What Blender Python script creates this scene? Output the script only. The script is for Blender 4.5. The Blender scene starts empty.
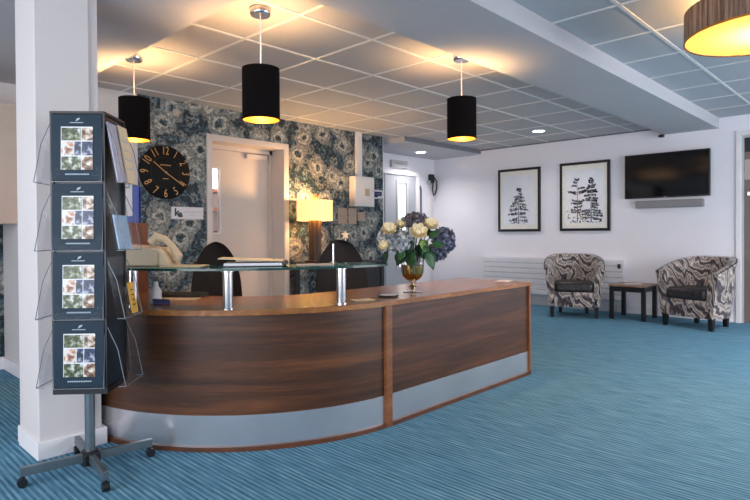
import bpy, bmesh, math, random
from mathutils import Vector, Matrix, Euler
random.seed(7)
S = bpy.context.scene
C = S.collection
PI = math.pi
R = math.radians

# ------------------------------------------------------------------ camera
cam_d = bpy.data.cameras.new('camera')
cam = bpy.data.objects.new('camera', cam_d); C.objects.link(cam)
F_PX = 566.58
cam_d.sensor_width = 36; cam_d.lens = F_PX / 750 * 36
cam_d.shift_y = -9.92 / 750
cam_d.clip_start = 0.05
right = Vector((0.69152389, -0.72233228, -0.00554904))
up = -Vector((-0.0123355, -0.0041279, -0.99991539))
back = -Vector((0.72224826, 0.69153383, -0.01176487))
cam.matrix_world = Matrix(((right.x, up.x, back.x, 0), (right.y, up.y, back.y, 0), (right.z, up.z, back.z, 1.10), (0, 0, 0, 1)))
S.camera = cam

# ------------------------------------------------------------------ world, exposure, daylight
S.view_settings.view_transform = 'Standard'; S.view_settings.look = 'None'
S.view_settings.gamma = 1; S.view_settings.exposure = 0.14
S.view_settings.use_curve_mapping = False
w = bpy.data.worlds.new('world'); S.world = w; w.use_nodes = True
bgn = w.node_tree.nodes['Background']
bgn.inputs[0].default_value = (0.82, 0.86, 1.0, 1); bgn.inputs[1].default_value = 0.36

def area(name, loc, target, sx, sy, power, col):
    l = bpy.data.lights.new(name, 'AREA'); l.shape = 'RECTANGLE'; l.size = sx; l.size_y = sy
    l.energy = power; l.color = col
    o = bpy.data.objects.new(name, l); C.objects.link(o); o.location = loc
    o.rotation_euler = (Vector(target) - Vector(loc)).to_track_quat('-Z', 'Y').to_euler()
    return o
area('daylight_window_left', (-2.38, 2.0, 1.35), (3, 2.2, 1.2), 3.6, 1.6, 120, (0.93, 0.95, 1.0))
area('daylight_window_right', (5.3, -2.88, 1.35), (6.0, 3, 0.9), 3.8, 1.6, 150, (0.93, 0.95, 1.0))
area('daylight_window_rear', (-2.38, -1.2, 1.35), (3, 0.5, 1.1), 2.4, 1.6, 60, (0.93, 0.95, 1.0))

# ------------------------------------------------------------------ material helpers
def lin(h):
    h = h.lstrip('#'); v = [int(h[i:i+2], 16) / 255 for i in (0, 2, 4)]
    return tuple(((c / 12.92) if c <= 0.04045 else ((c + 0.055) / 1.055) ** 2.4) for c in v) + (1,)

class NT:
    def __init__(s, name):
        s.m = bpy.data.materials.new(name); s.m.use_nodes = True
        s.t = s.m.node_tree; s.n = s.t.nodes; s.b = s.n['Principled BSDF']; s.out = s.n['Material Output']
    def add(s, typ, **kw):
        n = s.n.new(typ)
        for k, v in kw.items(): setattr(n, k, v)
        return n
    def link(s, a, b): s.t.links.new(a, b)
    def put(s, sock, v):
        if hasattr(v, 'is_output') or isinstance(v, bpy.types.NodeSocket): s.link(v, sock)
        else: sock.default_value = v
    def coord(s, kind='Object'):
        return s.add('ShaderNodeTexCoord').outputs[kind]
    def mapping(s, v, scale=(1, 1, 1), rot=(0, 0, 0), loc=(0, 0, 0)):
        n = s.add('ShaderNodeMapping'); s.link(v, n.inputs[0])
        n.inputs['Scale'].default_value = scale; n.inputs['Rotation'].default_value = rot; n.inputs['Location'].default_value = loc
        return n.outputs[0]
    def noise(s, v, scale, detail=3, rough=.5, dist=0, out='Fac'):
        n = s.add('ShaderNodeTexNoise'); s.link(v, n.inputs['Vector'])
        n.inputs['Scale'].default_value = scale; n.inputs['Detail'].default_value = detail
        n.inputs['Roughness'].default_value = rough; n.inputs['Distortion'].default_value = dist
        return n.outputs[out]
    def math(s, op, a, b=0.0, c=0.0, clamp=False):
        n = s.add('ShaderNodeMath', operation=op, use_clamp=clamp)
        for i, v in enumerate((a, b, c)): s.put(n.inputs[i], v)
        return n.outputs[0]
    def vmath(s, op, a, b):
        n = s.add('ShaderNodeVectorMath', operation=op)
        for i, v in enumerate((a, b)): s.put(n.inputs[i], v)
        return n.outputs[0]
    def ramp(s, fac, stops, interp='LINEAR'):
        n = s.add('ShaderNodeValToRGB'); s.link(fac, n.inputs[0]); e = n.color_ramp; e.interpolation = interp
        while len(e.elements) < len(stops): e.elements.new(0.5)
        for el, (p, c) in zip(e.elements, stops): el.position = p; el.color = c
        return n.outputs[0]
    def mix(s, fac, a, b):
        n = s.add('ShaderNodeMix', data_type='RGBA')
        s.put(n.inputs[0], fac); s.put(n.inputs[6], a); s.put(n.inputs[7], b)
        return n.outputs[2]
    def bump(s, h, strength=.2, dist=.01):
        n = s.add('ShaderNodeBump'); s.link(h, n.inputs['Height']); n.inputs['Strength'].default_value = strength
        n.inputs['Distance'].default_value = dist; s.link(n.outputs[0], s.b.inputs['Normal'])

def plain(name, col, rough=.5, metal=0, var=.06, scale=9, bump=0, spec=.5):
    k = NT(name); col = lin(col) if isinstance(col, str) else col
    f = k.noise(k.coord(), scale, 4)
    a = tuple(min(1, c * (1 - var)) for c in col[:3]) + (1,); b = tuple(min(1, c * (1 + var)) for c in col[:3]) + (1,)
    k.link(k.ramp(f, [(.3, a), (.7, b)]), k.b.inputs['Base Color'])
    k.b.inputs['Roughness'].default_value = rough; k.b.inputs['Metallic'].default_value = metal
    k.b.inputs['Specular IOR Level'].default_value = spec
    if bump: k.bump(k.noise(k.coord(), scale * 12, 3), bump, .004)
    return k.m

def emit(name, col, strength):
    k = NT(name); col = lin(col) if isinstance(col, str) else col
    f = k.noise(k.coord(), 6, 2)
    k.link(k.ramp(f, [(0, tuple(c * .95 for c in col[:3]) + (1,)), (1, col)]), k.b.inputs['Emission Color'])
    k.b.inputs['Base Color'].default_value = col; k.b.inputs['Emission Strength'].default_value = strength
    return k.m

def wood(name, dark, mid, light, rough=.4, grain=(0.9, 0.9, 13), spec=.5, dist=1.2):
    k = NT(name); v = k.mapping(k.coord(), scale=grain)
    f = k.noise(v, 1.7, 7, .62, dist)
    f2 = k.noise(k.mapping(k.coord(), scale=(grain[0] * 5, grain[1] * 5, grain[2] * 5)), 2.5, 4, .6, .3)
    f = k.math('ADD', k.math('MULTIPLY', f, .75), k.math('MULTIPLY', f2, .25))
    k.link(k.ramp(f, [(.30, lin(dark)), (.5, lin(mid)), (.68, lin(light))]), k.b.inputs['Base Color'])
    k.b.inputs['Roughness'].default_value = rough; k.b.inputs['Specular IOR Level'].default_value = spec
    k.bump(f, .05, .003)
    return k.m

def glassy(name, tint=(1, 1, 1, 1), gloss=.10, rough=.02, gtint=(1, 1, 1, 1)):
    k = NT(name); k.n.remove(k.b)
    tr = k.add('ShaderNodeBsdfTransparent'); tr.inputs[0].default_value = tint
    gl = k.add('ShaderNodeBsdfGlossy'); gl.inputs['Roughness'].default_value = rough; gl.inputs[0].default_value = gtint
    fr = k.add('ShaderNodeLayerWeight'); fr.inputs[0].default_value = .35
    mx = k.add('ShaderNodeMixShader')
    k.link(k.math('ADD', k.math('MULTIPLY', fr.outputs['Fresnel'], .5 if gloss > .02 else .06), gloss, clamp=True), mx.inputs[0])
    k.link(tr.outputs[0], mx.inputs[1]); k.link(gl.outputs[0], mx.inputs[2]); k.link(mx.outputs[0], k.out.inputs[0])
    return k.m

# --- carpet
def carpet():
    k = NT('carpet_blue_stripe'); co = k.coord()
    sep = k.add('ShaderNodeSeparateXYZ'); k.link(co, sep.inputs[0])
    wob = k.noise(k.mapping(co, scale=(22, .25, 1)), 1.0, 2)
    wave = k.math('SINE', k.math('ADD', k.math('MULTIPLY', sep.outputs[0], 2 * PI / .026), k.math('MULTIPLY', wob, 5)))
    amp = k.noise(k.mapping(co, scale=(31, 1.2, 1)), 1.0, 2, .6)
    dash = k.noise(k.mapping(co, scale=(95, 5, 1)), 1.0, 3, .65)
    f = k.math('ADD', .5, k.math('MULTIPLY', wave, k.math('MULTIPLY', amp, .24)))
    f = k.math('ADD', f, k.math('MULTIPLY', k.math('SUBTRACT', dash, .5), .75))
    col = k.ramp(f, [(.24, lin('#1d3f54')), (.42, lin('#3d6c88')), (.56, lin('#5587a2')), (.76, lin('#86aec2'))])
    fib = k.noise(co, 210, 3, .7)
    col = k.mix(k.math('MULTIPLY', fib, .2), col, lin('#8ab4c6'))
    k.link(col, k.b.inputs['Base Color']); k.b.inputs['Roughness'].default_value = .95
    k.b.inputs['Specular IOR Level'].default_value = .15
    k.bump(k.math('ADD', fib, f), .2, .004)
    return k.m

# --- floral wallpaper
def wallpaper():
    k = NT('floral_wallpaper'); co = k.coord()
    sep = k.add('ShaderNodeSeparateXYZ'); k.link(co, sep.inputs[0])
    cmb = k.add('ShaderNodeCombineXYZ'); k.link(sep.outputs[0], cmb.inputs[0]); k.link(sep.outputs[2], cmb.inputs[1])
    v = cmb.outputs[0]
    def shift(scale, amt):
        wob = k.noise(v, scale, 3, .65, 0, 'Color')
        return k.vmath('ADD', v, k.vmath('MULTIPLY', k.vmath('SUBTRACT', wob, (.5, .5, .5)), (amt, amt, 0)))
    n_f = k.noise(v, 42, 4, .7); n_m = k.noise(v, 15, 4, .65)
    def flowers(scale, rnd, rad, vd, freq):
        vo = k.add('ShaderNodeTexVoronoi', voronoi_dimensions='2D', feature='F1'); k.link(vd, vo.inputs['Vector'])
        vo.inputs['Scale'].default_value = scale; vo.inputs['Randomness'].default_value = rnd
        d = vo.outputs['Distance']
        ring = k.math('SINE', k.math('ADD', k.math('MULTIPLY', d, freq), k.math('MULTIPLY', n_m, 9)))
        ring = k.math('ADD', k.math('MULTIPLY', ring, .36), .66)
        ins = k.math('MULTIPLY', k.math('SUBTRACT', rad, d), 8, clamp=True)
        cen = k.math('MULTIPLY', k.math('SUBTRACT', d, .085), 11, clamp=True)
        return k.math('MULTIPLY', k.math('MULTIPLY', ins, ring), cen)
    a1 = flowers(3.3, .85, .47, shift(7, .17), 21)
    a2 = flowers(7.5, 1.0, .36, shift(14, .12), 17)
    am = k.math('MAXIMUM', a1, k.math('MULTIPLY', a2, .38))
    am = k.math('MULTIPLY', am, k.math('MULTIPLY', k.math('SUBTRACT', n_f, .29), 3.4, clamp=True), clamp=True)
    bgc = k.ramp(k.noise(v, 21, 5, .75, .8), [(.41, lin('#080c11')), (.49, lin('#14212c')), (.565, lin('#30505f')), (.68, lin('#8a9896'))])
    col = k.mix(am, bgc, lin('#c6c2b5'))
    k.link(col, k.b.inputs['Base Color']); k.b.inputs['Roughness'].default_value = .6
    return k.m

def petal_mat(name, dark, mid, light):
    k = NT(name); f = k.noise(k.coord(), 42, 3, .6)
    k.link(k.ramp(f, [(.36, lin(dark)), (.5, lin(mid)), (.62, lin(light))]), k.b.inputs['Base Color']); k.b.inputs['Roughness'].default_value = .6
    return k.m

def swirl():
    k = NT('swirl_velvet'); co = k.coord()
    warp = k.noise(k.mapping(co, scale=(1, 1, .55)), 3.6, 3, .55, .6, 'Color')
    v = k.vmath('ADD', co, k.vmath('MULTIPLY', k.vmath('SUBTRACT', warp, (.5, .5, .5)), (.55, .55, .8)))
    wv = k.add('ShaderNodeTexWave', wave_type='BANDS', bands_direction='DIAGONAL'); k.link(v, wv.inputs['Vector'])
    wv.inputs['Scale'].default_value = 2.9; wv.inputs['Distortion'].default_value = 3.5; wv.inputs['Detail'].default_value = 3
    wv.inputs['Detail Scale'].default_value = 1.6
    col = k.ramp(wv.outputs['Fac'], [(.04, lin('#2a2228')), (.25, lin('#5a4e53')), (.48, lin('#a0938b')), (.72, lin('#cdc2b6')), (.93, lin('#7b6e6b'))])
    k.link(col, k.b.inputs['Base Color']); k.b.inputs['Roughness'].default_value = .55; k.b.inputs['Sheen Weight'].default_value = .3
    return k.m

def collage_mat(name, cols, sc):
    k = NT(name); co = k.coord()
    f = k.noise(co, sc, 3, .6)
    k.link(k.ramp(f, [(p, lin(c)) for p, c in zip((.34, .45, .54, .64), cols)]), k.b.inputs['Base Color'])
    k.b.inputs['Roughness'].default_value = .35
    return k.m

def drum_mat():
    k = NT('drum_shade_weave'); co = k.coord()
    sep = k.add('ShaderNodeSeparateXYZ'); k.link(co, sep.inputs[0])
    ang = k.math('ARCTAN2', sep.outputs[1], sep.outputs[0])
    cmb = k.add('ShaderNodeCombineXYZ'); k.link(k.math('MULTIPLY', ang, 14), cmb.inputs[0]); k.link(k.math('MULTIPLY', sep.outputs[2], 1.2), cmb.inputs[2])
    f = k.noise(cmb.outputs[0], 1.6, 5, .7)
    col = k.ramp(f, [(.34, lin('#3a2a22')), (.5, lin('#7b5f4c')), (.68, lin('#b0907a'))])
    k.link(col, k.b.inputs['Base Color']); k.b.inputs['Roughness'].default_value = .6
    return k.m

def diffuser_mat():
    k = NT('drum_diffuser'); k.n.remove(k.b); co = k.coord()
    tr = k.add('ShaderNodeBsdfTranslucent'); k.link(k.ramp(k.noise(co, 5, 2), [(0, (.40, .24, .08, 1)), (1, (.44, .27, .09, 1))]), tr.inputs[0])
    em = k.add('ShaderNodeEmission'); em.inputs[0].default_value = (1, .55, .14, 1); em.inputs[1].default_value = .62
    ad = k.add('ShaderNodeAddShader'); k.link(tr.outputs[0], ad.inputs[0]); k.link(em.outputs[0], ad.inputs[1]); k.link(ad.outputs[0], k.out.inputs[0])
    return k.m

def tile_mat(name, col):
    k = NT(name); co = k.coord()
    f = k.noise(co, 55, 3, .7)
    c = lin(col)
    k.link(k.ramp(f, [(.3, tuple(x * .93 for x in c[:3]) + (1,)), (.7, c)]), k.b.inputs['Base Color'])
    k.b.inputs['Roughness'].default_value = .8; k.bump(f, .15, .003)
    return k.m

def steel(name, col, rough, metal=1.0, scale=(1, 1, 60)):
    k = NT(name); f = k.noise(k.mapping(k.coord(), scale=scale), 4, 3)
    c = lin(col)
    k.link(k.ramp(f, [(.3, tuple(x * .85 for x in c[:3]) + (1,)), (.7, c)]), k.b.inputs['Base Color'])
    k.b.inputs['Metallic'].default_value = metal; k.b.inputs['Roughness'].default_value = rough
    return k.m

M = dict(
    rad_gap=plain('radiator_groove', '#bdbcc4', .6, var=.02),
    plinthwood=wood('plinth_wood', '#40200f', '#583018', '#6b3d22', .5, grain=(2, 2, 7)),
    carpet=carpet(), paper=wallpaper(), swirl=swirl(), snaps=[collage_mat('snapshot_garden', ('#1a2216', '#3d4a2c', '#7b8360', '#c9cfd2'), 38), collage_mat('snapshot_plate', ('#8a4a28', '#c9c4bd', '#d8d6d2', '#b06a30'), 30),
        collage_mat('snapshot_night', ('#0d1424', '#1b2a48', '#33456a', '#a8a8b4'), 45), collage_mat('snapshot_room', ('#3a2418', '#7a5a44', '#b9a592', '#dedad4'), 40)], drum=drum_mat(),
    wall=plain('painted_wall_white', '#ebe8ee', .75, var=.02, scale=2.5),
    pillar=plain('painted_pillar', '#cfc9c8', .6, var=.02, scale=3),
    trim=plain('white_gloss_trim', '#e4e0e2', .35, var=.02),
    soffit=plain('plasterboard_soffit', '#bdbcc0', .85, var=.02, scale=2),
    tile=tile_mat('ceiling_tile', '#bbbabd'), tile2=tile_mat('ceiling_tile_grey', '#b6b9be'),
    tbar=plain('ceiling_grid_bar', '#e2e0dd', .4, var=.02),
    dropedge=plain('bulkhead_grey_edge', '#77787e', .6, var=.03),
    door_cream=plain('cream_door_paint', '#cdc1b9', .4, var=.02, scale=3),
    door_blue=plain('grey_blue_door', '#a1a4ab', .5, var=.03, scale=3),
    door_taupe=plain('taupe_door', '#6f645c', .45, var=.05, scale=3),
    walnut=wood('walnut_panel', '#27160d', '#482a17', '#6b4023', .36, grain=(.55, .55, 9), dist=.7),
    oak=wood('worktop_wood', '#6e4424', '#8c5a30', '#a87242', .24, grain=(2.2, 9, 9)),
    edge=wood('wood_edging', '#643a20', '#7c4b2b', '#8f5d38', .35, grain=(2, 2, 7)),
    kick=steel('brushed_kick_plate', '#d6d5da', .27, .82, scale=(.6, .6, .6)),
    chrome=steel('polished_steel', '#d4d2d2', .16, scale=(30, 30, 1)),
    grey_metal=steel('grey_stand_metal', '#7f8a90', .35, .8, scale=(6, 6, 6)),
    black=plain('black_plastic', '#17181b', .4), blackm=plain('matt_black', '#141314', .6),
    shade=plain('black_lamp_fabric', '#0d0a0b', .95, spec=.1), gold=steel('gold_lining', '#c07f2a', .45, .5, scale=(5, 5, 5)),
    glass=glassy('clear_acrylic', (.985, .99, 1, 1), .0, .08), pane=glassy('picture_glass', (1, 1, 1, 1), .019, .01),
    vglass=glassy('vase_glass', (.93, .93, .92, 1), .12, .03),
    shelfglass=glassy('green_shelf_glass', (.55, .80, .74, 1), .12, .02, (.85, 1, .95, 1)),
    glassedge=plain('green_glass_edge', '#0f3b34', .15, var=.1),
    acryl_edge=plain('acrylic_edge', '#7d8288', .2, var=.05),
    teal=plain('teal_brochure_cover', '#0e2838', .55, spec=.25, var=.05, scale=4), core=plain('dark_stand_core', '#18262f', .35), white_print=plain('white_print', '#d7dade', .5),
    pale_print=plain('pale_lettering', '#9fb2bf', .5),
    cream=plain('cream_plastic', '#cfbd9f', .4, var=.03), beige=plain('beige_plastic', '#b7a78e', .5, var=.04),
    ivory=plain('ivory_paper', '#d8c7a8', .7, var=.05), lav=plain('lavender_paper', '#a9a6b8', .6), ltblue=plain('light_blue_leaflet', '#8fb0cf', .5, var=.12, scale=20),
    paper_white=plain('white_paper', '#dcdbe0', .7, var=.03), yellow=plain('yellow_card', '#dda93a', .5, var=.1, scale=30),
    blue=plain('royal_blue_plastic', '#1f3fa0', .4), navy=plain('navy_plastic', '#151c4e', .4),
    redwood=wood('red_brown_wood', '#4a2413', '#6e3a1f', '#8a4e2c', .45, grain=(6, 6, 1)),
    darkfab=plain('dark_brown_upholstery', '#221b1b', .85, var=.12, scale=40, bump=.15),
    leather=plain('dark_patterned_cushion', '#2b2729', .45, var=.55, scale=22), ebony=plain('ebony_leg', '#141216', .4),
    tabletop=wood('side_table_top', '#6d4a34', '#937059', '#ad8f7a', .4, grain=(9, 2, 9)),
    frame=plain('black_picture_frame', '#1b181b', .35), mat=plain('cream_mount', '#f0ece4', .8, var=.02), print=plain('winter_sky_print', '#eeeef4', .7, var=.05, scale=3),
    ink=plain('tree_ink', '#34353f', .8, var=.7, scale=60), ink2=plain('tree_ink_pale', '#6c6e7c', .8, var=.4, scale=60),
    screen=plain('tv_screen', '#08090d', .08, var=.3, scale=3), radiator=plain('white_radiator_enamel', '#e8e6ec', .4, var=.02),
    soundbar=plain('grey_speaker_cloth', '#8e898c', .8, var=.08, scale=60, bump=.1),
    brass=steel('clock_gold', '#b9874a', .45, .4, scale=(9, 9, 9)), clockface=plain('black_clock_face', '#0c0a0c', .6, var=.1, spec=.2),
    signw=plain('sign_white', '#d2ced2', .5, var=.02), boxw=plain('white_box_steel', '#dcd6d2', .45, var=.02),
    plate=steel('bronze_switch_plate', '#b09a86', .45, .1), sign_grey=plain('exit_sign_grey', '#b0afb4', .5),
    lamp_wood=wood('lamp_wood', '#20170e', '#382918', '#4f3c28', .45, grain=(14, 14, 1.5)),
    leaf=plain('green_leaf', '#2f5a34', .45, var=.35, scale=30), leaf_dark=plain('dark_leaf', '#233a2c', .45, var=.35, scale=30), stemm=plain('green_stem', '#3f5a33', .6),
    leaf_lime=plain('lime_leaf', '#7d9a4c', .5, var=.25, scale=30),
    rose=plain('cream_rose', '#f0e2bb', .6, var=.12, scale=40), hyd_blue=petal_mat('dusty_blue_petal', '#4b5148', '#9aa0ab', '#dad6c8'),
    hyd_purple=petal_mat('slate_purple_petal', '#23242e', '#4f5166', '#8d90a8'), hyd_dark=petal_mat('plum_petal', '#231f26', '#4d4550', '#8b8288'),
    goldvase=steel('gold_mercury_glass', '#b08d4f', .18, .9, scale=(25, 25, 25)),
    red=plain('orange_red_item', '#c2482a', .5), star=wood('pale_wood_star', '#d9cbb4', '#e6dac6', '#efe6d6', .5, grain=(6, 6, 2)),
    bulb=emit('warm_bulb', (1, .80, .50, 1), 9), dl=emit('downlight_disc', (1, .97, .95, 1), 12),
    diffuser=diffuser_mat(), glow_pane=emit('glowing_door_pane', (.95, .94, .92, 1), .5),
    lampshade=emit('lit_lamp_shade', (1, .68, .26, 1), .95), tan=plain('tan_panel', '#b3a499', .6, var=.03),
    darkdesk=plain('dark_back_desk', '#1d1a1c', .5),
)

# ------------------------------------------------------------------ mesh helpers
def bm_new(): return bmesh.new()
def box(bm, x0, x1, y0, y1, z0, z1, mx=None, bev=0):
    vs = [bm.verts.new((x, y, z)) for x in (x0, x1) for y in (y0, y1) for z in (z0, z1)]
    q = [(0, 1, 3, 2), (4, 6, 7, 5), (0, 4, 5, 1), (2, 3, 7, 6), (0, 2, 6, 4), (1, 5, 7, 3)]
    fs = [bm.faces.new([vs[i] for i in f]) for f in q]
    if bev:
        es = list({e for f in fs for e in f.edges})
        r = bmesh.ops.bevel(bm, geom=es, offset=bev, segments=2, affect='EDGES', profile=.5)
        vs = list({v for f in r['faces'] for v in f.verts} | {v for v in vs if v.is_valid})
    if mx is not None: bmesh.ops.transform(bm, matrix=mx, verts=[v for v in vs if v.is_valid])
def lathe(bm, prof, seg=32, c=(0, 0, 0), cap0=False, cap1=False, mx=None):
    rings = []
    for r, z in prof:
        rings.append([bm.verts.new((c[0] + r * math.cos(2 * PI * i / seg), c[1] + r * math.sin(2 * PI * i / seg), c[2] + z)) for i in range(seg)])
    for a, b in zip(rings, rings[1:]):
        for i in range(seg): bm.faces.new((a[i], a[(i + 1) % seg], b[(i + 1) % seg], b[i]))
    if cap0: bm.faces.new(rings[0][::-1])
    if cap1: bm.faces.new(rings[-1])
    if mx is not None: bmesh.ops.transform(bm, matrix=mx, verts=[v for r in rings for v in r])
def cyl(bm, c, r, z0, z1, seg=24, r1=None, mx=None):
    lathe(bm, [(r, z0), (r if r1 is None else r1, z1)], seg, (c[0], c[1], 0), True, True, mx)
def tube(bm, pts, r, seg=8):
    pts = [Vector(p) for p in pts]; rings = []
    rr = r if isinstance(r, (list, tuple)) else [r] * len(pts)
    for i, p in enumerate(pts):
        t = (pts[min(i + 1, len(pts) - 1)] - pts[max(i - 1, 0)]).normalized()
        a = t.orthogonal().normalized() if i == 0 else (a - t * a.dot(t)).normalized()
        b = t.cross(a)
        rings.append([bm.verts.new(p + (a * math.cos(2 * PI * k / seg) + b * math.sin(2 * PI * k / seg)) * rr[i]) for k in range(seg)])
    for x, y in zip(rings, rings[1:]):
        for k in range(seg): bm.faces.new((x[k], x[(k + 1) % seg], y[(k + 1) % seg], y[k]))
    bm.faces.new(rings[0][::-1]); bm.faces.new(rings[-1])
def prism(bm, outline, z0, z1, mx=None):
    a = [bm.verts.new((x, y, z0)) for x, y in outline]; b = [bm.verts.new((x, y, z1)) for x, y in outline]
    n = len(a); bm.faces.new(a[::-1]); bm.faces.new(b)
    for i in range(n): bm.faces.new((a[i], a[(i + 1) % n], b[(i + 1) % n], b[i]))
    if mx is not None: bmesh.ops.transform(bm, matrix=mx, verts=a + b)
def band(bm, outer, inner, z0, z1):
    n = len(outer); vs = []
    for (ox, oy), (ix, iy) in zip(outer, inner):
        vs.append([bm.verts.new((ox, oy, z0)), bm.verts.new((ox, oy, z1)), bm.verts.new((ix, iy, z1)), bm.verts.new((ix, iy, z0))])
    for a, b in zip(vs, vs[1:]):
        for k in range(4): bm.faces.new((a[k], b[k], b[(k + 1) % 4], a[(k + 1) % 4]))
    bm.faces.new(vs[0]); bm.faces.new(vs[-1][::-1])
def ball(bm, c, r, seg=16, sc=(1, 1, 1)):
    mx = Matrix.Translation(c) @ Matrix.Diagonal((sc[0], sc[1], sc[2], 1))
    bmesh.ops.create_uvsphere(bm, u_segments=seg, v_segments=max(6, seg // 2), radius=r, matrix=mx)
def sheet(bm, pts):                # one polygon from 3-D points
    bm.faces.new([bm.verts.new(p) for p in pts])

def obj(name, bm, m, parent=None, loc=(0, 0, 0), rot=(0, 0, 0), smooth=False, bevel=0, label=None):
    bmesh.ops.recalc_face_normals(bm, faces=bm.faces)
    me = bpy.data.meshes.new(name); bm.to_mesh(me); bm.free()
    me.materials.append(m)
    if smooth:
        for p in me.polygons: p.use_smooth = True
        me.set_sharp_from_angle(angle=R(40))
    o = bpy.data.objects.new(name, me); C.objects.link(o)
    o.location = loc; o.rotation_euler = rot
    if parent: o.parent = parent
    if bevel:
        b = o.modifiers.new('bevel', 'BEVEL'); b.width = bevel; b.segments = 2; b.limit_method = 'ANGLE'
    if label: o['label'] = label
    return o
def tag(o, label, cat, group=None):
    o['label'] = label; o['category'] = cat
    if group: o['group'] = group
    return o
def thing(name, label, cat, loc=(0, 0, 0), rz=0, group=None):
    o = bpy.data.objects.new(name, None); C.objects.link(o); o.location = loc; o.rotation_euler = (0, 0, rz)
    o.empty_display_size = .1
    return tag(o, label, cat, group)
def struct(name, bm, m, parent=None, **kw):
    o = obj(name, bm, m, parent, **kw)
    if not parent: o['kind'] = 'structure'
    return o
def sroot(name, loc=(0, 0, 0)):
    o = bpy.data.objects.new(name, None); C.objects.link(o); o.location = loc; o['kind'] = 'structure'; return o
def dup(o, parent=None, loc=None, rz=None, label=None):
    c = o.copy(); C.objects.link(c)
    if parent: c.parent = parent
    if loc is not None: c.location = loc
    if rz is not None: c.rotation_euler = (0, 0, rz)
    if label: c['label'] = label
    for ch in list(o.children): dup(ch, c)
    return c
def text_bm(bm, s, size, mx, extrude=.001, align='CENTER', offset=0):
    cu = bpy.data.curves.new('lettering', 'FONT'); cu.body = s; cu.size = size; cu.extrude = extrude; cu.offset = offset
    cu.align_x = align; cu.align_y = 'CENTER'
    o = bpy.data.objects.new('lettering', cu); C.objects.link(o)
    dg = bpy.context.evaluated_depsgraph_get()
    me = bpy.data.meshes.new_from_object(o.evaluated_get(dg))
    me.transform(mx); bm.from_mesh(me)
    bpy.data.objects.remove(o); bpy.data.meshes.remove(me)
def point(name, loc, power, col, r=.04, parent=None):
    l = bpy.data.lights.new(name, 'POINT'); l.energy = power; l.color = col; l.shadow_soft_size = r
    o = bpy.data.objects.new(name, l); C.objects.link(o); o.location = loc
    if parent: o.parent = parent
    return o
def spot(name, loc, power, col, ang=150, r=.08):
    l = bpy.data.lights.new(name, 'SPOT'); l.energy = power; l.color = col; l.spot_size = R(ang); l.spot_blend = .8; l.shadow_soft_size = r
    o = bpy.data.objects.new(name, l); C.objects.link(o); o.location = loc
    return o
WARM = (1, .60, .25)

# ------------------------------------------------------------------ the setting
XW = 7.934          # wall with the television
YW = 5.45           # floral wall
YC = 6.14           # far wall of the corridor recess
b = bm_new(); box(b, -2.6, XW + .2, -3.1, 6.9, -.1, 0); struct('floor', b, M['carpet'])
# ceilings
b = bm_new(); box(b, 1.69, XW, 2.36, 6.14, 2.46, 2.62); struct('ceiling', b, M['tile'])
b = bm_new(); box(b, 1.69, XW, -3.1, 1.77, 2.49, 2.62); struct('ceiling.001', b, M['tile2'])
b = bm_new(); box(b, -2.6, 1.71, -3.1, YW + .35, 2.36, 2.62); struct('ceiling.002', b, M['soffit'])
b = bm_new(); box(b, 1.71, XW, 1.757, 2.375, 2.36, 2.62); struct('trim_1', b, M['soffit'])
# ceiling grid bars
b = bm_new()
x = 1.708 + .005
for i in range(10):
    xx = 2.235 - .6415 + .6415 * i
    if 1.72 < xx < XW: box(b, xx - .012, xx + .012, 2.376, YW, 2.4555, 2.4605)
for i in range(8):
    yy = 3.385 - .615 * 1 + .615 * i
    if 2.4 < yy < YW: box(b, 1.711, XW, yy - .012, yy + .012, 2.455, 2.4605)
struct('trim_2', b, M['tbar'])
b = bm_new()
for i in range(12):
    xx = 3.55 - .63 * 3 + .63 * i
    if 1.72 < xx < XW: box(b, xx - .012, xx + .012, -3.0, 1.756, 2.4855, 2.4905)
for yy in (1.325, .70, .075, -.55, -1.175): box(b, 1.711, XW, yy - .012, yy + .012, 2.485, 2.4905)
struct('trim_3', b, M['tbar'])
# dropped bulkhead over the corridor
b = bm_new(); box(b, 6.03, XW, 5.19, YC, 2.385, 2.458); struct('trim_4', b, M['soffit'])
b = bm_new(); box(b, 6.03, XW, 5.18, 5.19, 2.393, 2.455); struct('trim_5', b, M['dropedge'])
b = bm_new(); box(b, XW - .010, XW, 2.40, 5.17, 2.440, 2.458); struct('trim_shadow_line', b, M['dropedge'])  # dark strip painting in the shadow line where ceiling meets television wall
# walls
b = bm_new(); box(b, XW, XW + .15, 1.578, 6.3, 0, 2.62); box(b, XW, XW + .15, .528, 1.578, 2.30, 2.62); box(b, XW, XW + .15, -3.1, .528, 0, 2.62)
struct('wall_right', b, M['wall'])
DX0, DX1, DZ = 3.165, 4.135, 2.115
b = bm_new()
box(b, 2.38, DX0, YW, YW + .33, 0, 2.47); box(b, DX1, 5.86, YW, YW + .33, 0, 2.47); box(b, DX0, DX1, YW, YW + .33, DZ, 2.47)
box(b, -2.6, 1.30, YW, YW + .33, 0, 1.2)
struct('wall_back', b, M['paper'])
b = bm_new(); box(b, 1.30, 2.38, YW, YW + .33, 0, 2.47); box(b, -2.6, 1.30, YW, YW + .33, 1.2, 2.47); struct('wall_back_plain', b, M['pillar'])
b = bm_new(); box(b, 5.862, 5.87, YW + .001, YC, 0, 2.46); struct('wall_recess', b, M['wall'])
b = bm_new(); box(b, 5.40, XW + .1, YC, YC + .12, 0, 2.62); struct('wall_far', b, M['wall'])
b = bm_new(); box(b, 1.255, 1.35, 4.93, YW, 0, 1.19); struct('wall_partition', b, M['pillar'])
b = bm_new(); box(b, .2, 1.62, 5.0, YW, 1.19, 2.10); struct('trim_6', b, M['tan'])
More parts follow.
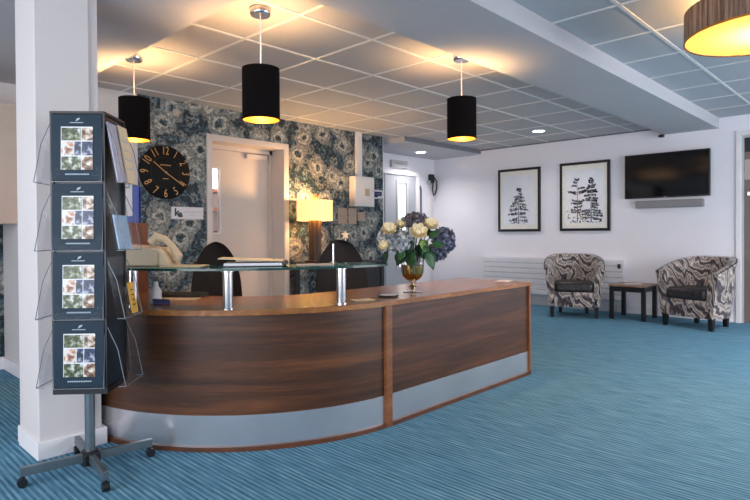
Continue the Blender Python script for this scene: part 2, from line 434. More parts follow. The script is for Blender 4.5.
b = bm_new(); box(b, .3, 1.242, YW - .018, YW, 0, .10); box(b, 1.24, 1.255, 4.92, YW, 0, .10); struct('baseboard_left', b, M['trim'])
b = bm_new(); box(b, XW - .018, XW, 1.62, YC, 0, .105); struct('baseboard_right', b, M['trim'])
b = bm_new(); box(b, 2.4, 3.10, YW - .018, YW, 0, .1); box(b, 4.20, 5.86, YW - .018, YW, 0, .1); struct('baseboard_back', b, M['trim'])
# walls behind the camera with window openings
b = bm_new(); box(b, -2.6, -2.45, -3.1, 6, 0, .5); box(b, -2.6, -2.45, -3.1, 6, 2.2, 2.62); box(b, -2.6, -2.45, -3.1, -2.5, .5, 2.2); box(b, -2.6, -2.45, -.05, .15, .5, 2.2); box(b, -2.6, -2.45, 3.9, 6, .5, 2.2)
struct('wall_left', b, M['wall'])
b = bm_new(); box(b, -2.6, XW, -3.1, -2.95, 0, .5); box(b, -2.6, XW, -3.1, -2.95, 2.2, 2.62); box(b, -2.6, 3.3, -3.1, -2.95, .5, 2.2); box(b, 7.3, XW, -3.1, -2.95, .5, 2.2)
struct('wall_front', b, M['wall'])
# pillar
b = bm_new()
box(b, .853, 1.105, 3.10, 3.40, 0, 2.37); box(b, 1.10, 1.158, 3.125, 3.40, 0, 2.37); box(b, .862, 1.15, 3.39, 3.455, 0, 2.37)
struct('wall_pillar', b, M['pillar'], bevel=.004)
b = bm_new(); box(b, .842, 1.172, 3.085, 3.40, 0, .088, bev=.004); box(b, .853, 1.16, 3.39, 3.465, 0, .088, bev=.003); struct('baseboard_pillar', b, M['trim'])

# cream door in the floral wall (door_1) : frame, leaf, vision panel
d = sroot('door_1', (DX0, YW, 0))
b = bm_new()
box(b, -.055, 0, -.02, .03, 0, DZ + .055); box(b, DX1 - DX0, DX1 - DX0 + .055, -.02, .03, 0, DZ + .055); box(b, 0, DX1 - DX0, -.02, .03, DZ, DZ + .055)
obj('frame', b, M['door_cream'], d, bevel=.006)
b = bm_new(); wdt = DX1 - DX0
box(b, 0, .012, -.015, .33, 0, DZ); box(b, wdt - .012, wdt, -.015, .33, 0, DZ); box(b, 0.012, wdt - .012, -.015, .33, DZ - .012, DZ)
box(b, wdt - .05, wdt - .012, .22, .33, 0, DZ - .012); box(b, .012, wdt - .012, .22, .33, DZ - .06, DZ - .012)
obj('lining', b, M['door_cream'], d)
b = bm_new()
V0, V1, VZ0, VZ1 = .10, .25, 1.12, 1.84
box(b, .012, V0, .255, .30, 0, DZ - .062); box(b, V1, wdt - .05, .255, .30, 0, DZ - .062); box(b, V0, V1, .255, .30, 0, VZ0); box(b, V0, V1, .255, .30, VZ1, DZ - .062)
leaf = obj('leaf', b, M['door_cream'], d)
b = bm_new()
for (x0, x1, z0, z1) in ((V0 - .015, V0, VZ0 - .015, VZ1 + .015), (V1, V1 + .015, VZ0 - .015, VZ1 + .015), (V0, V1, VZ0 - .015, VZ0), (V0, V1, VZ1, VZ1 + .015)):
    box(b, x0, x1, .247, .258, z0, z1)
obj('bead', b, M['trim'], leaf)
b = bm_new(); box(b, V0, V1, .275, .280, VZ0, VZ1); obj('pane', b, M['pane'], leaf)
b = bm_new(); box(b, wdt - .38, wdt - .10, .205, .252, DZ - .13, DZ - .075, bev=.006); obj('door_closer', b, M['door_cream'], d)

# shelving seen through the pane
t = thing('bookcase', 'white shelf unit with wooden shelves seen through the narrow door pane', 'shelf', (3.42, 6.02, 0))
b = bm_new(); box(b, -.35, .35, .22, .25, 0, 2.0); box(b, -.37, -.35, 0, .25, 0, 2.0); box(b, .35, .37, 0, .25, 0, 2.0); obj('carcass', b, M['trim'], t)
for z in (.3, .75, 1.12, 1.40, 1.62): b = bm_new(); box(b, -.35, .35, 0, .22, z - .02, z + .02); obj('shelf', b, M['redwood'], t)
b = bm_new(); box(b, -.1, .06, 0, .13, 0, .15, bev=.006); tag(obj('storage_box', b, M['paper_white'], None, (3.40, 6.05, 1.42)), 'white box with a dark dot on the shelf behind the door pane', 'box')
t = thing('document_wallet', 'orange red folder leaning on the lower shelf behind the door pane', 'folder', (3.44, 6.06, 1.14))
b = bm_new(); box(b, -.05, -.03, 0, .12, 0, .23, Matrix.Rotation(R(12), 4, 'Y')); obj('cover', b, M['red'], t)
b = bm_new(); box(b, -.03, -.024, .005, .115, .005, .22, Matrix.Rotation(R(12), 4, 'Y')); obj('paper_sheets', b, M['paper_white'], t)
b = bm_new(); box(b, 2.5, 4.7, 6.4, 6.45, 0, 2.5); struct('wall_office', b, M['wall'])
point('office_fill_light', (3.55, 5.90, 2.3), 120, (1, .95, .92), .08)  # added lamp without a fitting, brightens the shelves behind the pane

# corridor door (door_2)
d = sroot('door_2', (6.60, YC, 0))
b = bm_new(); box(b, -.9, -.02, -.05, -.005, 0, 2.05); box(b, .0, .30, -.05, -.005, 0, 2.05); box(b, .52, .75, -.05, -.005, 0, 2.05); box(b, .30, .52, -.05, -.005, 0, .55); box(b, .30, .52, -.05, -.005, 1.92, 2.05); obj('leaf', b, M['door_blue'], d)
b = bm_new(); box(b, .26, .30, -.06, -.045, .5, 1.96); box(b, .52, .56, -.06, -.045, .5, 1.96); box(b, .30, .52, -.06, -.045, 1.92, 1.96); obj('bead', b, M['sign_grey'], d)
b = bm_new(); box(b, .30, .52, -.03, -.02, .55, 1.92); obj('pane', b, M['glow_pane'], d)  # pane glows by itself in place of light behind the door
b = bm_new(); box(b, -.9, .83, -.07, 0, 2.05, 2.12); box(b, .76, .84, -.07, 0, 0, 2.05); obj('frame', b, M['trim'], d, bevel=.004)
b = bm_new(); tube(b, [(.89, -.03, 1.90), (.89, -.055, 1.84), (.89, -.055, .9), (.89, -.03, .84)], .017); obj('pull_handle', b, M['grey_metal'], d, smooth=True)
# door in the television wall (door_3)
d = sroot('door_3', (XW, 1.578, 0))
b = bm_new(); box(b, -.02, .03, -.055, 0, 0, 2.30); box(b, -.02, .03, -1.05, -.055, 2.245, 2.30); box(b, -.02, .03, -1.05, -.995, 0, 2.245); obj('architrave', b, M['trim'], d, bevel=.005)
b = bm_new(); box(b, .03, .14, -.075, -.055, 0, 2.245); box(b, .03, .14, -.995, -.075, 2.22, 2.245); obj('lining', b, M['sign_grey'], d)
b = bm_new(); box(b, .05, .09, -.99, -.078, 0, 2.05); obj('leaf', b, M['door_taupe'], d)
b = bm_new(); box(b, .05, .09, -.99, -.078, 2.05, 2.22); obj('top_panel', b, M['ebony'], d)
b = bm_new(); box(b, .04, .05, -.17, -.11, 1.53, 1.57); tube(b, [(.045, -.14, 1.55), (.0, -.14, 1.55), (0, -.24, 1.55)], .011); obj('door_handle', b, M['chrome'], d)
b = bm_new(); box(b, .046, .05, -.99, -.078, 1.72, 1.96); obj('inset_panel', b, M['tan'], d)

# downlights
for (x, y, z, lab) in ((7.016, 3.674, 2.46, 'round white recessed downlight in the tiled ceiling above the pictures'), (7.016, 5.70, 2.385, 'round white recessed downlight in the lowered corridor ceiling'),
        (6.3, -.25, 2.49, 'round white recessed downlight added out of view near the right hand door'), (4.7, -.9, 2.49, 'round white recessed downlight added out of view beyond the brown drum lamp'), (6.3, -1.8, 2.49, 'round white recessed downlight added out of view in the front right ceiling corner')):  # these three are added out of view to brighten right floor and television wall
    t = thing('downlight', lab, 'ceiling light', (x, y, z), group='recessed downlights')
    b = bm_new(); lathe(b, [(.075, -.001), (.078, -.006), (.10, -.006), (.103, 0)], 32); obj('trim_ring', b, M['trim'], t, smooth=True)
    b = bm_new(); lathe(b, [(.001, -.004), (.074, -.004)], 32); obj('lens', b, M['dl'], t)
    spot('downlight_beam', (x, y, z - .02), 120 if y < 1 else (30 if z < 2.48 and z > 2.4 else 60), (1, .96, .95), 150, .07)

# ------------------------------------------------------------------ reception desk
CX, CY = 2.41, 3.43
def path(r, off=0.0, x_end=4.02, n=40, y_left=4.15):
    p = [(CX - r, y_left)]
    for i in range(n + 1):
        a = R(180 + 90 * i / n); p.append((CX + r * math.cos(a), CY + r * math.sin(a)))
    p.append((x_end, CY - r)); return p
desk = thing('reception_desk', 'curved walnut reception desk with steel kick plate and raised glass shelf', 'reception desk', (0, 0, 0))
HT = .718
b = bm_new(); band(b, path(1.275, x_end=4.008), path(.63, x_end=4.008), HT - .03, HT); obj('worktop', b, M['oak'], desk, bevel=.003, label='orange brown wooden counter top')
def arc_only(r, a0=180, a1=270, n=40, y_left=4.12):
    p = [(CX - r, y_left)] if y_left else []
    for i in range(n + 1):
        a = R(a0 + (a1 - a0) * i / n); p.append((CX + r * math.cos(a), CY + r * math.sin(a)))
    return p
XD0, XD1 = 2.345, 2.395
aend = math.degrees(math.acos((XD0 - CX) / 1.25)) ; aend = 360 - aend
b = bm_new(); band(b, arc_only(1.25, a1=aend), arc_only(1.225, a1=aend), .18, HT - .03); obj('front_panel', b, M['walnut'], desk, smooth=True, label='curved dark walnut panel')
b = bm_new(); box(b, XD1, 3.98, CY - 1.25, CY - 1.225, .18, HT - .03); obj('front_panel', b, M['walnut'], desk, label='straight dark walnut panel')
b = bm_new(); band(b, arc_only(1.253, a1=aend), arc_only(1.226, a1=aend), .022, .18); obj('kick_plate', b, M['kick'], desk, smooth=True, label='curved brushed steel kick plate')
b = bm_new(); box(b, XD1, 3.98, CY - 1.253, CY - 1.226, .022, .18); obj('kick_plate', b, M['kick'], desk, label='straight brushed steel kick plate')
b = bm_new(); band(b, path(1.268, x_end=4.0), path(1.22, x_end=4.0), 0, .022); obj('plinth', b, M['plinthwood'], desk)
b = bm_new(); box(b, XD0, XD1, CY - 1.270, CY - 1.22, .0, HT - .03); obj('divider_post', b, M['edge'], desk, bevel=.002)
b = bm_new(); box(b, 3.98, 4.002, CY - 1.268, CY - .63, .0, HT - .03); obj('end_panel', b, M['edge'], desk, bevel=.002)
b = bm_new(); box(b, CX + .02, 3.98, CY - .70, CY - .68, .0, HT - .03); obj('back_panel', b, M['walnut'], desk)
GZ = .917
go = arc_only(1.30, 176, 263, 50, None); gi = arc_only(.99, 176, 263, 50, None)
# rounded tip at the right end
mid = 1.145; ea = R(263)
tip_o, tip_i = [], []
for i in range(1, 9):
    ph = R(90 * i / 8); rr = .155 * math.cos(ph); da = .155 * math.sin(ph) / mid
    tip_o.append((CX + (mid + rr) * math.cos(ea + da), CY + (mid + rr) * math.sin(ea + da)))
    tip_i.append((CX + (mid - rr) * math.cos(ea + da), CY + (mid - rr) * math.sin(ea + da)))
b = bm_new(); band(b, go + tip_o[:-1], gi + tip_i[:-1], GZ, GZ + .012)
gs = obj('glass_shelf', b, M['shelfglass'], desk, label='clear raised glass shelf')
gs.data.materials.append(M['glassedge'])
for p in gs.data.polygons:
    if abs(p.normal.z) < .5: p.material_index = 1
for (x, y) in ((1.567, 2.543), (2.107, 2.275), (1.30, 3.05)):
    b = bm_new(); lathe(b, [(.034, HT), (.034, HT + .006), (.026, HT + .008), (.026, GZ - .01), (.034, GZ - .008), (.034, GZ - .0005)], 24, (x, y, 0), True, True); obj('shelf_post', b, M['chrome'], desk, smooth=True)

# ------------------------------------------------------------------ leaflet carousel
st = thing('leaflet_stand', 'tall rotating leaflet stand with clear pockets on a wheeled cross base', 'leaflet stand', (.977, 2.78, 0))
TH = R(-43)
RT = Matrix.Rotation(TH, 4, 'Z')
b = bm_new(); cyl(b, (0, 0), .022, .05, .47); obj('pole', b, M['grey_metal'], st, smooth=True)
b = bm_new(); cyl(b, (0, 0), .036, .035, .10); box(b, -.035, .035, -.035, .035, .04, .09, bev=.004); obj('hub', b, M['black'], st)
for (dx, dy) in ((-.277, .038), (.277, -.038), (-.035, -.278), (.035, .278)):
    L = math.hypot(dx, dy); an = math.atan2(dy, dx); mx = Matrix.Rotation(an, 4, 'Z')
    b = bm_new(); box(b, .03, L, -.0125, .0125, .050, .088, mx, bev=.002); a = obj('arm', b, M['grey_metal'], st)
    b = bm_new(); cyl(b, (dx * .96, dy * .96), .008, .03, .055, 10)
    wm = Matrix.Translation((dx * .97, dy * .97, .021)) @ Matrix.Rotation(an, 4, 'Z') @ Matrix.Rotation(R(90), 4, 'X')
    cyl(b, (0, 0), .0205, -.014, .014, 16, mx=wm); obj('caster', b, M['black'], a, smooth=True)
ZB, ZT = .392, 1.648
RT = Matrix.Translation((.008, -.008, 0)) @ RT
TIER = (ZT - ZB - .036) / 4
b = bm_new(); box(b, -.106, .106, -.106, .106, ZB + .012, ZT - .012, RT); obj('core', b, M['core'], st)
b = bm_new()
box(b, -.118, .118, -.118, .118, ZB, ZB + .024, RT)
for s in (-1, 1):
    for u in (-1, 1): box(b, s * .112 - .006, s * .112 + .006, u * .112 - .006, u * .112 + .006, ZB + .024, ZT - .012, RT)
obj('corner_frame', b, M['black'], st)
b = bm_new(); box(b, -.119, .119, -.119, .119, ZT - .012, ZT, RT, bev=.002); obj('top_cap', b, M['black'], st)
def pocket_pt(side, x, n, z):    # side 0 front, 1 right, 2 back, 3 left ; n = distance outward from core face
    p = Vector((x, -(.110 + n), z)); return (RT @ Matrix.Rotation(R(90) * side, 4, 'Z')) @ p
def pocket(side, z0, kick=1.0):
    w_ = .108; n0b, n1b = .052 * kick, .085 * kick; zt = z0 + TIER - .03; zl = z0 + (.17 if kick > .5 else .075)
    b = bm_new(); th = .0025
    nb = lambda z: n0b + (0.004 - n0b) * (z - z0) / (zt - z0)
    nf = lambda z: n1b - (n1b - .03 * kick) * (z - z0) / (zt - z0)
    def plate(pts):
        c = [pocket_pt(side, *p) for p in pts]
        nrm = (c[1] - c[0]).cross(c[2] - c[0]).normalized() * th
        a1 = [b.verts.new(q) for q in c]; a2 = [b.verts.new(q + nrm) for q in c]; n = len(c)
        b.faces.new(a1); b.faces.new(a2[::-1])
        for i in range(n): b.faces.new((a1[i], a1[(i + 1) % n], a2[(i + 1) % n], a2[i]))
    plate([(-w_, nb(z0), z0), (w_, nb(z0), z0), (w_, nb(zt), zt), (-w_, nb(zt), zt)])
    plate([(-w_, nf(z0), z0), (w_, nf(z0), z0), (w_, nf(zl), zl), (w_ * .45, nf(zl) , zl - .035), (-w_ * .45, nf(zl), zl - .035), (-w_, nf(zl), zl)])
    plate([(-w_, nb(z0), z0), (w_, nb(z0), z0), (w_, nf(z0), z0), (-w_, nf(z0), z0)])
    for s in (-1, 1): plate([(s * w_, nb(z0), z0), (s * w_, nf(z0), z0), (s * w_, nf(zl), zl), (s * w_, nb(zt), zt)])
    h = obj('pocket', b, M['glass'], st)
    b = bm_new()
    for s in (-1, 1):
        tube(b, [pocket_pt(side, s * w_, nf(z0), z0), pocket_pt(side, s * w_, nf(zl), zl)], .0018, 6)
        tube(b, [pocket_pt(side, s * w_, nb(z0), z0), pocket_pt(side, s * w_, nf(z0), z0)], .0018, 6)
        tube(b, [pocket_pt(side, s * w_, nf(zl), zl), pocket_pt(side, s * w_, nb(zt), zt)], .0018, 6)
    tube(b, [pocket_pt(side, -w_, nf(z0), z0), pocket_pt(side, w_, nf(z0), z0)], .0018, 6)
    obj('pocket_edge', b, M['acryl_edge'], h)
    return nb, nf
SP = Vector((.977, 2.78, 0))
ORD = ['topmost', 'second', 'third', 'lowest']
for k in range(4):
    z0 = ZT - .014 - TIER * (k + 1) + .006
    for side in range(4):
        kk = .25 if side == 0 else 1.0
        nb, nf = pocket(side, z0, kk)
    # teal brochure in the front pocket
    nb, nf = (lambda z, n0=.052 * .25: n0 + (.004 - n0) * (z - z0) / (TIER - .03)), None
    t = thing('brochure', '%s of the four teal brochures facing front in the leaflet stand' % ORD[k], 'brochure', SP + Vector((0, 0, z0)), 0, 'teal brochures in the leaflet stand')
    def pp(x, zz, lift=0.0): return pocket_pt(0, x, nb(z0 + zz) + .006 + lift, zz)
    b = bm_new(); H0, H1 = .006, TIER - .008
    for lift in (0, .003): sheet(b, [pp(-.108, H0, lift), pp(.108, H0, lift), pp(.108, H1, lift), pp(-.108, H1, lift)])
    b.verts.ensure_lookup_table(); v = list(b.verts)
    for i in range(4): b.faces.new((v[i], v[(i + 1) % 4], v[4 + (i + 1) % 4], v[4 + i]))
    obj('cover', b, M['teal'], t)
    def patch(bm, x0, x1, za, zb, lift): sheet(bm, [pp(x0, za, lift), pp(x1, za, lift), pp(x1, zb, lift), pp(x0, zb, lift)])
    c0, c1, q0, q1 = -.066, .070, .053, .243
    b = bm_new(); patch(b, c0, c1, q0, q1, .0042); col = obj('photo_collage', b, M['white_print'], t)
    sn = 0; SN = (0, 3, 1, 2, 2, 0, 3); rows = [(.182, .238, [(-.063, .020), (.024, .071)]), (.116, .177, [(-.063, -.012), (-.008, .020), (.024, .071)]), (.053, .111, [(-.063, .020), (.024, .071)])]
    for (za, zb, xs) in rows:
        for (x0, x1) in xs:
            b = bm_new(); patch(b, x0, x1, za, zb, .0052); obj('snapshot', b, M['snaps'][SN[sn]], col); sn += 1
    b = bm_new(); sheet(b, [pp(-.004, .266, .0045), pp(.012, .274, .0045), pp(.016, .283, .0045), pp(.002, .279, .0045)]); obj('emblem', b, M['pale_print'], t)
    b = bm_new(); patch(b, -.028, .030, .2595, .2625, .0045); obj('title_line', b, M['pale_print'], t)
    b = bm_new()
    for i in range(11): patch(b, -.047 + i * .0095, -.040 + i * .0095, .030, .036, .0045)
    obj('lettering', b, M['pale_print'], t)

def side_leaflet(side, k, x0, x1, z_lo, z_hi, n_add, m, label, dark=False):
    z0 = ZT - .014 - TIER * (k + 1) + .006
    t = thing('leaflet', label, 'leaflet', SP + Vector((0, 0, z0)), 0)
    n0 = lambda zz: .052 + (.004 - .052) * zz / (TIER - .03) + n_add
    b = bm_new()
    for l in (0, .006): sheet(b, [pocket_pt(side, x0, n0(z_lo) + l, z_lo), pocket_pt(side, x1, n0(z_lo) + l, z_lo), pocket_pt(side, x1, n0(z_hi) + l, z_hi), pocket_pt(side, x0, n0(z_hi) + l, z_hi)])
    v = list(b.verts)
    for i in range(4): b.faces.new((v[i], v[(i + 1) % 4], v[4 + (i + 1) % 4], v[4 + i]))
    obj('cover', b, m, t)
    for i in range(4):
        za = z_lo + (z_hi - z_lo) * (.25 + .16 * i); b = bm_new()
        l = .0066; sheet(b, [pocket_pt(side, x0 + .015, n0(za) + l, za), pocket_pt(side, x1 - .015, n0(za) + l, za), pocket_pt(side, x1 - .015, n0(za + .006) + l, za + .006), pocket_pt(side, x0 + .015, n0(za + .006) + l, za + .006)])
        obj('text_line', b, M['black'] if m == M['yellow'] else M['pale_print'], t)
side_leaflet(1, 0, -.105, -.01, .006, .27, .004, M['lav'], 'lavender grey leaflet in the top right hand pocket of the stand')
side_leaflet(1, 0, .0, .105, .006, .275, .010, M['ivory'], 'ivory leaflets in the top right hand pocket of the stand')
side_leaflet(1, 1, -.10, .05, .006, .16, .006, M['ltblue'], 'light blue leaflet low in the second right hand pocket of the stand')
side_leaflet(1, 2, .02, .085, .006, .15, .018, M['yellow'], 'yellow and black card in the third right hand pocket of the stand')

# ------------------------------------------------------------------ pendants and drum
def pendant(loc, z0, z1, zc, label):
    t = thing('pendant_lamp', label, 'pendant lamp', (loc[0], loc[1], zc), group='black drum pendants over the desk')
    r = .112
    b = bm_new(); lathe(b, [(.001, 0), (.058, 0), (.064, -.004), (.064, -.034), (.056, -.044), (.001, -.044)], 28); obj('canopy', b, M['chrome'], t, smooth=True)
    b = bm_new(); tube(b, [(0, 0, -.028), (0, 0, z1 - zc - .02)], .004); obj('cord', b, M['trim'], t)
    b = bm_new(); lathe(b, [(r, z0 - zc), (r, z1 - zc), (r - .003, z1 - zc), (r - .003, z0 - zc), (r, z0 - zc)], 48); obj('lamp_shade', b, M['shade'], t, smooth=True)
    b = bm_new(); lathe(b, [(r - .0045, z0 - zc + .001), (r - .0045, z1 - zc - .001)], 48); obj('lining', b, M['gold'], t, smooth=True, label='gold lining inside the black shade')
    b = bm_new()
    for k in range(3):
        a = k * 2 * PI / 3; tube(b, [(0, 0, z1 - zc - .02), (math.cos(a) * (r - .004), math.sin(a) * (r - .004), z1 - zc - .01)], .002, 6)
    cyl(b, (0, 0), .017, z1 - zc - .10, z1 - zc - .015, 14); obj('lamp_holder', b, M['trim'], t)
    b = bm_new(); ball(b, (0, 0, z0 - zc + .10), .038, 18); obj('bulb', b, M['bulb'], t, smooth=True)
    point('pendant_light', (0, 0, z1 - zc - .055), 52, WARM, .03, t)
    point('pendant_light_lower', (0, 0, z0 - zc + .045), 5, WARM, .03, t)
pendant((2.008, 2.87), 1.788, 2.098, 2.46, 'black drum pendant lamp hanging nearest, above the middle of the desk')
pendant((1.855, 4.297), 1.818, 2.132, 2.46, 'black drum pendant lamp hanging beside the leaflet stand and clock')
pendant((3.612, 2.53), 1.82, 2.128, 2.46, 'black drum pendant lamp hanging above the flowers by the ceiling beam')

t = thing('drum_ceiling_lamp', 'large brown drum ceiling lamp glowing warm yellow at the upper right', 'ceiling lamp', (3.98, .64, 2.49))
RD = .425
b = bm_new(); lathe(b, [(RD, -.24), (RD, -.065), (RD - .006, -.065), (RD - .006, -.24), (RD, -.24)], 72); obj('lamp_shade', b, M['drum'], t, smooth=True)
b = bm_new(); lathe(b, [(.001, -.236), (RD - .008, -.236)], 72); obj('diffuser', b, M['diffuser'], t)
b = bm_new(); lathe(b, [(RD - .006, -.243), (RD + .003, -.243), (RD + .003, -.234), (RD - .006, -.234)], 72); obj('rim', b, M['gold'], t)
b = bm_new(); cyl(b, (0, 0), .07, -.03, 0, 24); cyl(b, (0, 0), .012, -.10, -.03, 12)
for k in range(3):
    a = k * 2 * PI / 3; tube(b, [(0, 0, -.09), (math.cos(a) * (RD - .004), math.sin(a) * (RD - .004), -.09)], .004, 6)
obj('ceiling_mount', b, M['chrome'], t)
for k in range(3):
    a = k * 2 * PI / 3 + .5; point('drum_lamp_bulb', (math.cos(a) * .10, math.sin(a) * .10, -.12), 16, WARM, .04, t)
area('drum_lamp_downlight', (3.98, .64, 2.245), (3.98, .64, 0), .6, .6, 14, (1, .66, .32))

# ------------------------------------------------------------------ television, pictures, radiator
TVZ0, TVZ1 = 1.543, 2.124
t = thing('television', 'black flat screen television mounted on the white wall above the armchairs', 'television', (XW, 2.348, TVZ0))
b = bm_new(); box(b, -.075, -.035, -.508, .508, 0, TVZ1 - TVZ0, bev=.004); obj('casing', b, M['black'], t)
b = bm_new(); box(b, -.0765, -.0745, -.496, .496, .018, TVZ1 - TVZ0 - .012); obj('screen', b, M['screen'], t)
b = bm_new(); box(b, -.035, 0, -.2, .2, .14, .44); obj('wall_bracket', b, M['blackm'], t)
b = bm_new(); box(b, -.077, -.0745, -.018, .018, .005, .012); obj('badge', b, M['sign_grey'], t)
t = thing('soundbar', 'grey slim soundbar on the wall just under the television', 'speaker', (XW, 2.318, 1.412))
b = bm_new(); box(b, -.07, 0, -.405, .405, 0, .098, bev=.012); obj('body', b, M['soundbar'], t)
b = bm_new(); box(b, -.071, -.069, -.39, .39, .02, .08); obj('grille', b, M['soundbar'], t)

def tree_art(bm, x0, zb, h, wd, seed, sparse=False):
    rnd = random.Random(seed); xx = -.0262
    def poly(pts): sheet(bm, [(xx, p[0], p[1]) for p in pts])
    poly([(x0 - .007, zb), (x0 + .007, zb), (x0 + .0015, zb + h * .97), (x0 - .0015, zb + h * .97)])
    tiers = 17 if not sparse else 12
    for i in range(tiers):
        f = (.10 if not sparse else .22) + (.88 if not sparse else .76) * (i / (tiers - 1)) + rnd.uniform(-.02, .02)
        for s in (-1, 1):
            if rnd.random() < .12: continue
            full = wd * (1.05 - f) ** .7 if not sparse else wd * (.95 if f > .62 else .55) * min(1, (1.06 - f) * 3.2)
            L = full * rnd.uniform(.55, 1.05); rise = rnd.uniform(-.28, .10) * L if not sparse else rnd.uniform(-.05, .4) * L
            z = zb + h * f; px, pz = x0 + s * L, z + rise
            poly([(x0, z + .003), (x0, z - .003), (px, pz)])
            for q in range(int(40 * L / wd) + 8):
                g = rnd.uniform(.15, 1.05); cx_, cz_ = x0 + s * L * g, z + rise * g + rnd.uniform(-.014, .014)
                a = rnd.uniform(.004, .014); bb = rnd.uniform(.0025, .008)
                poly([(cx_ - a, cz_ - bb * .4), (cx_ - a * .2, cz_ - bb), (cx_ + a, cz_ - bb * .2), (cx_ + a * .4, cz_ + bb), (cx_ - a * .5, cz_ + bb * .8)])
def picture(yc, y_w, z0, z1, label, trees, seed):
    t = thing('framed_picture', label, 'picture', (XW, yc, z0), group='framed tree pictures')
    hw, hh = y_w / 2, z1 - z0; fw = .038
    b = bm_new()
    box(b, -.035, 0, -hw, hw, 0, fw); box(b, -.035, 0, -hw, hw, hh - fw, hh); box(b, -.035, 0, -hw, -hw + fw, fw, hh - fw); box(b, -.035, 0, hw - fw, hw, fw, hh - fw)
    obj('frame', b, M['frame'], t, bevel=.003)
    b = bm_new(); box(b, -.0245, -.004, -hw + fw, hw - fw, fw, hh - fw); obj('mount', b, M['mat'], t)
    mw = .075; b = bm_new(); box(b, -.0255, -.0246, -hw + fw + mw * .8, hw - fw - mw * .8, fw + mw, hh - fw - mw); pr_ = obj('print', b, M['print'], t)
    b = bm_new()
    for (x0, h, wd, sp, sd) in trees: tree_art(b, x0, fw + mw + .012, h, wd, sd, sp)
    if len(trees) > 1:
        rnd = random.Random(5)
        for i in range(70):
            yy = rnd.uniform(-hw + fw + .08, hw - fw - .08); zz = fw + mw + rnd.uniform(0, .2) * rnd.random(); a = rnd.uniform(.008, .02)
            sheet(b, [(-.0261, yy - a, zz), (-.0261, yy + a, zz + .004), (-.0261, yy + a * .3, zz + a * 1.2)])
    else:
        rnd = random.Random(9)
        for i in range(40):
            yy = rnd.uniform(-.17, .14); zz = fw + mw + .01 + rnd.uniform(0, .035); a = rnd.uniform(.008, .02)
            sheet(b, [(-.0261, yy - a, zz), (-.0261, yy + a, zz + .004), (-.0261, yy + a * .3, zz + a * .8)])
    obj('tree_silhouette', b, M['ink'] if len(trees) > 1 else M['ink'], pr_)
    b = bm_new(); box(b, -.0295, -.028, -hw + fw, hw - fw, fw, hh - fw); obj('glazing', b, M['pane'], t)
picture(4.478, .725, 1.117, 2.097, 'black framed picture of one dark tree, the left of the pair', [(.0, .56, .21, False, 3)], 3)
picture(3.437, .73, 1.12, 2.107, 'black framed picture of two tall trees, beside the television', [(.10, .62, .16, True, 11), (-.10, .64, .17, False, 12)], 4)

t = thing('radiator', 'long low white radiator with horizontal lines behind the left armchair', 'radiator', (XW, 3.98, .165))
b = bm_new(); nrb = 7
for i in range(nrb):
    z = .005 + i * .55 / nrb; box(b, -.095, -.055, -1.10, 1.10, z, z + .55 / nrb - .010, bev=.003)
obj('front_panel', b, M['radiator'], t)
b = bm_new(); box(b, -.088, -.06, -1.10, 1.10, .004, .55); obj('backing', b, M['rad_gap'], t)
b = bm_new(); box(b, -.096, -.0, -1.115, -1.10, 0, .555); obj('side_cover', b, M['radiator'], t)
b = bm_new(); box(b, -.096, 0, 1.10, 1.115, 0, .555); obj('side_cover', b, M['radiator'], t)
b = bm_new(); box(b, -.09, -.005, -1.10, 1.10, .545, .556); obj('top_grille', b, M['radiator'], t)
b = bm_new(); cyl(b, (-.105, -1.06), .02, .44, .50, 14); obj('valve', b, M['black'], t)
b = bm_new(); box(b, -.05, 0, -.9, -.86, .1, .4); box(b, -.05, 0, .86, .9, .1, .4); obj('bracket', b, M['radiator'], t)
b = bm_new(); tube(b, [(-.05, -1.0, -.005), (-.05, -1.0, -.165)], .009); tube(b, [(-.05, 1.0, -.005), (-.05, 1.0, -.165)], .009); obj('pipe', b, M['chrome'], t)
t = thing('wall_sensor', 'small black sensor under the ceiling beam above the television', 'sensor', (XW, 2.40, 2.345))
b = bm_new(); box(b, -.02, 0, -.02, .02, -.02, .03); obj('bracket', b, M['sign_grey'], t)
b = bm_new(); box(b, -.09, -.015, -.028, .028, -.01, .022, Matrix.Rotation(R(-10), 4, 'Y'), bev=.006); obj('housing', b, M['black'], t)

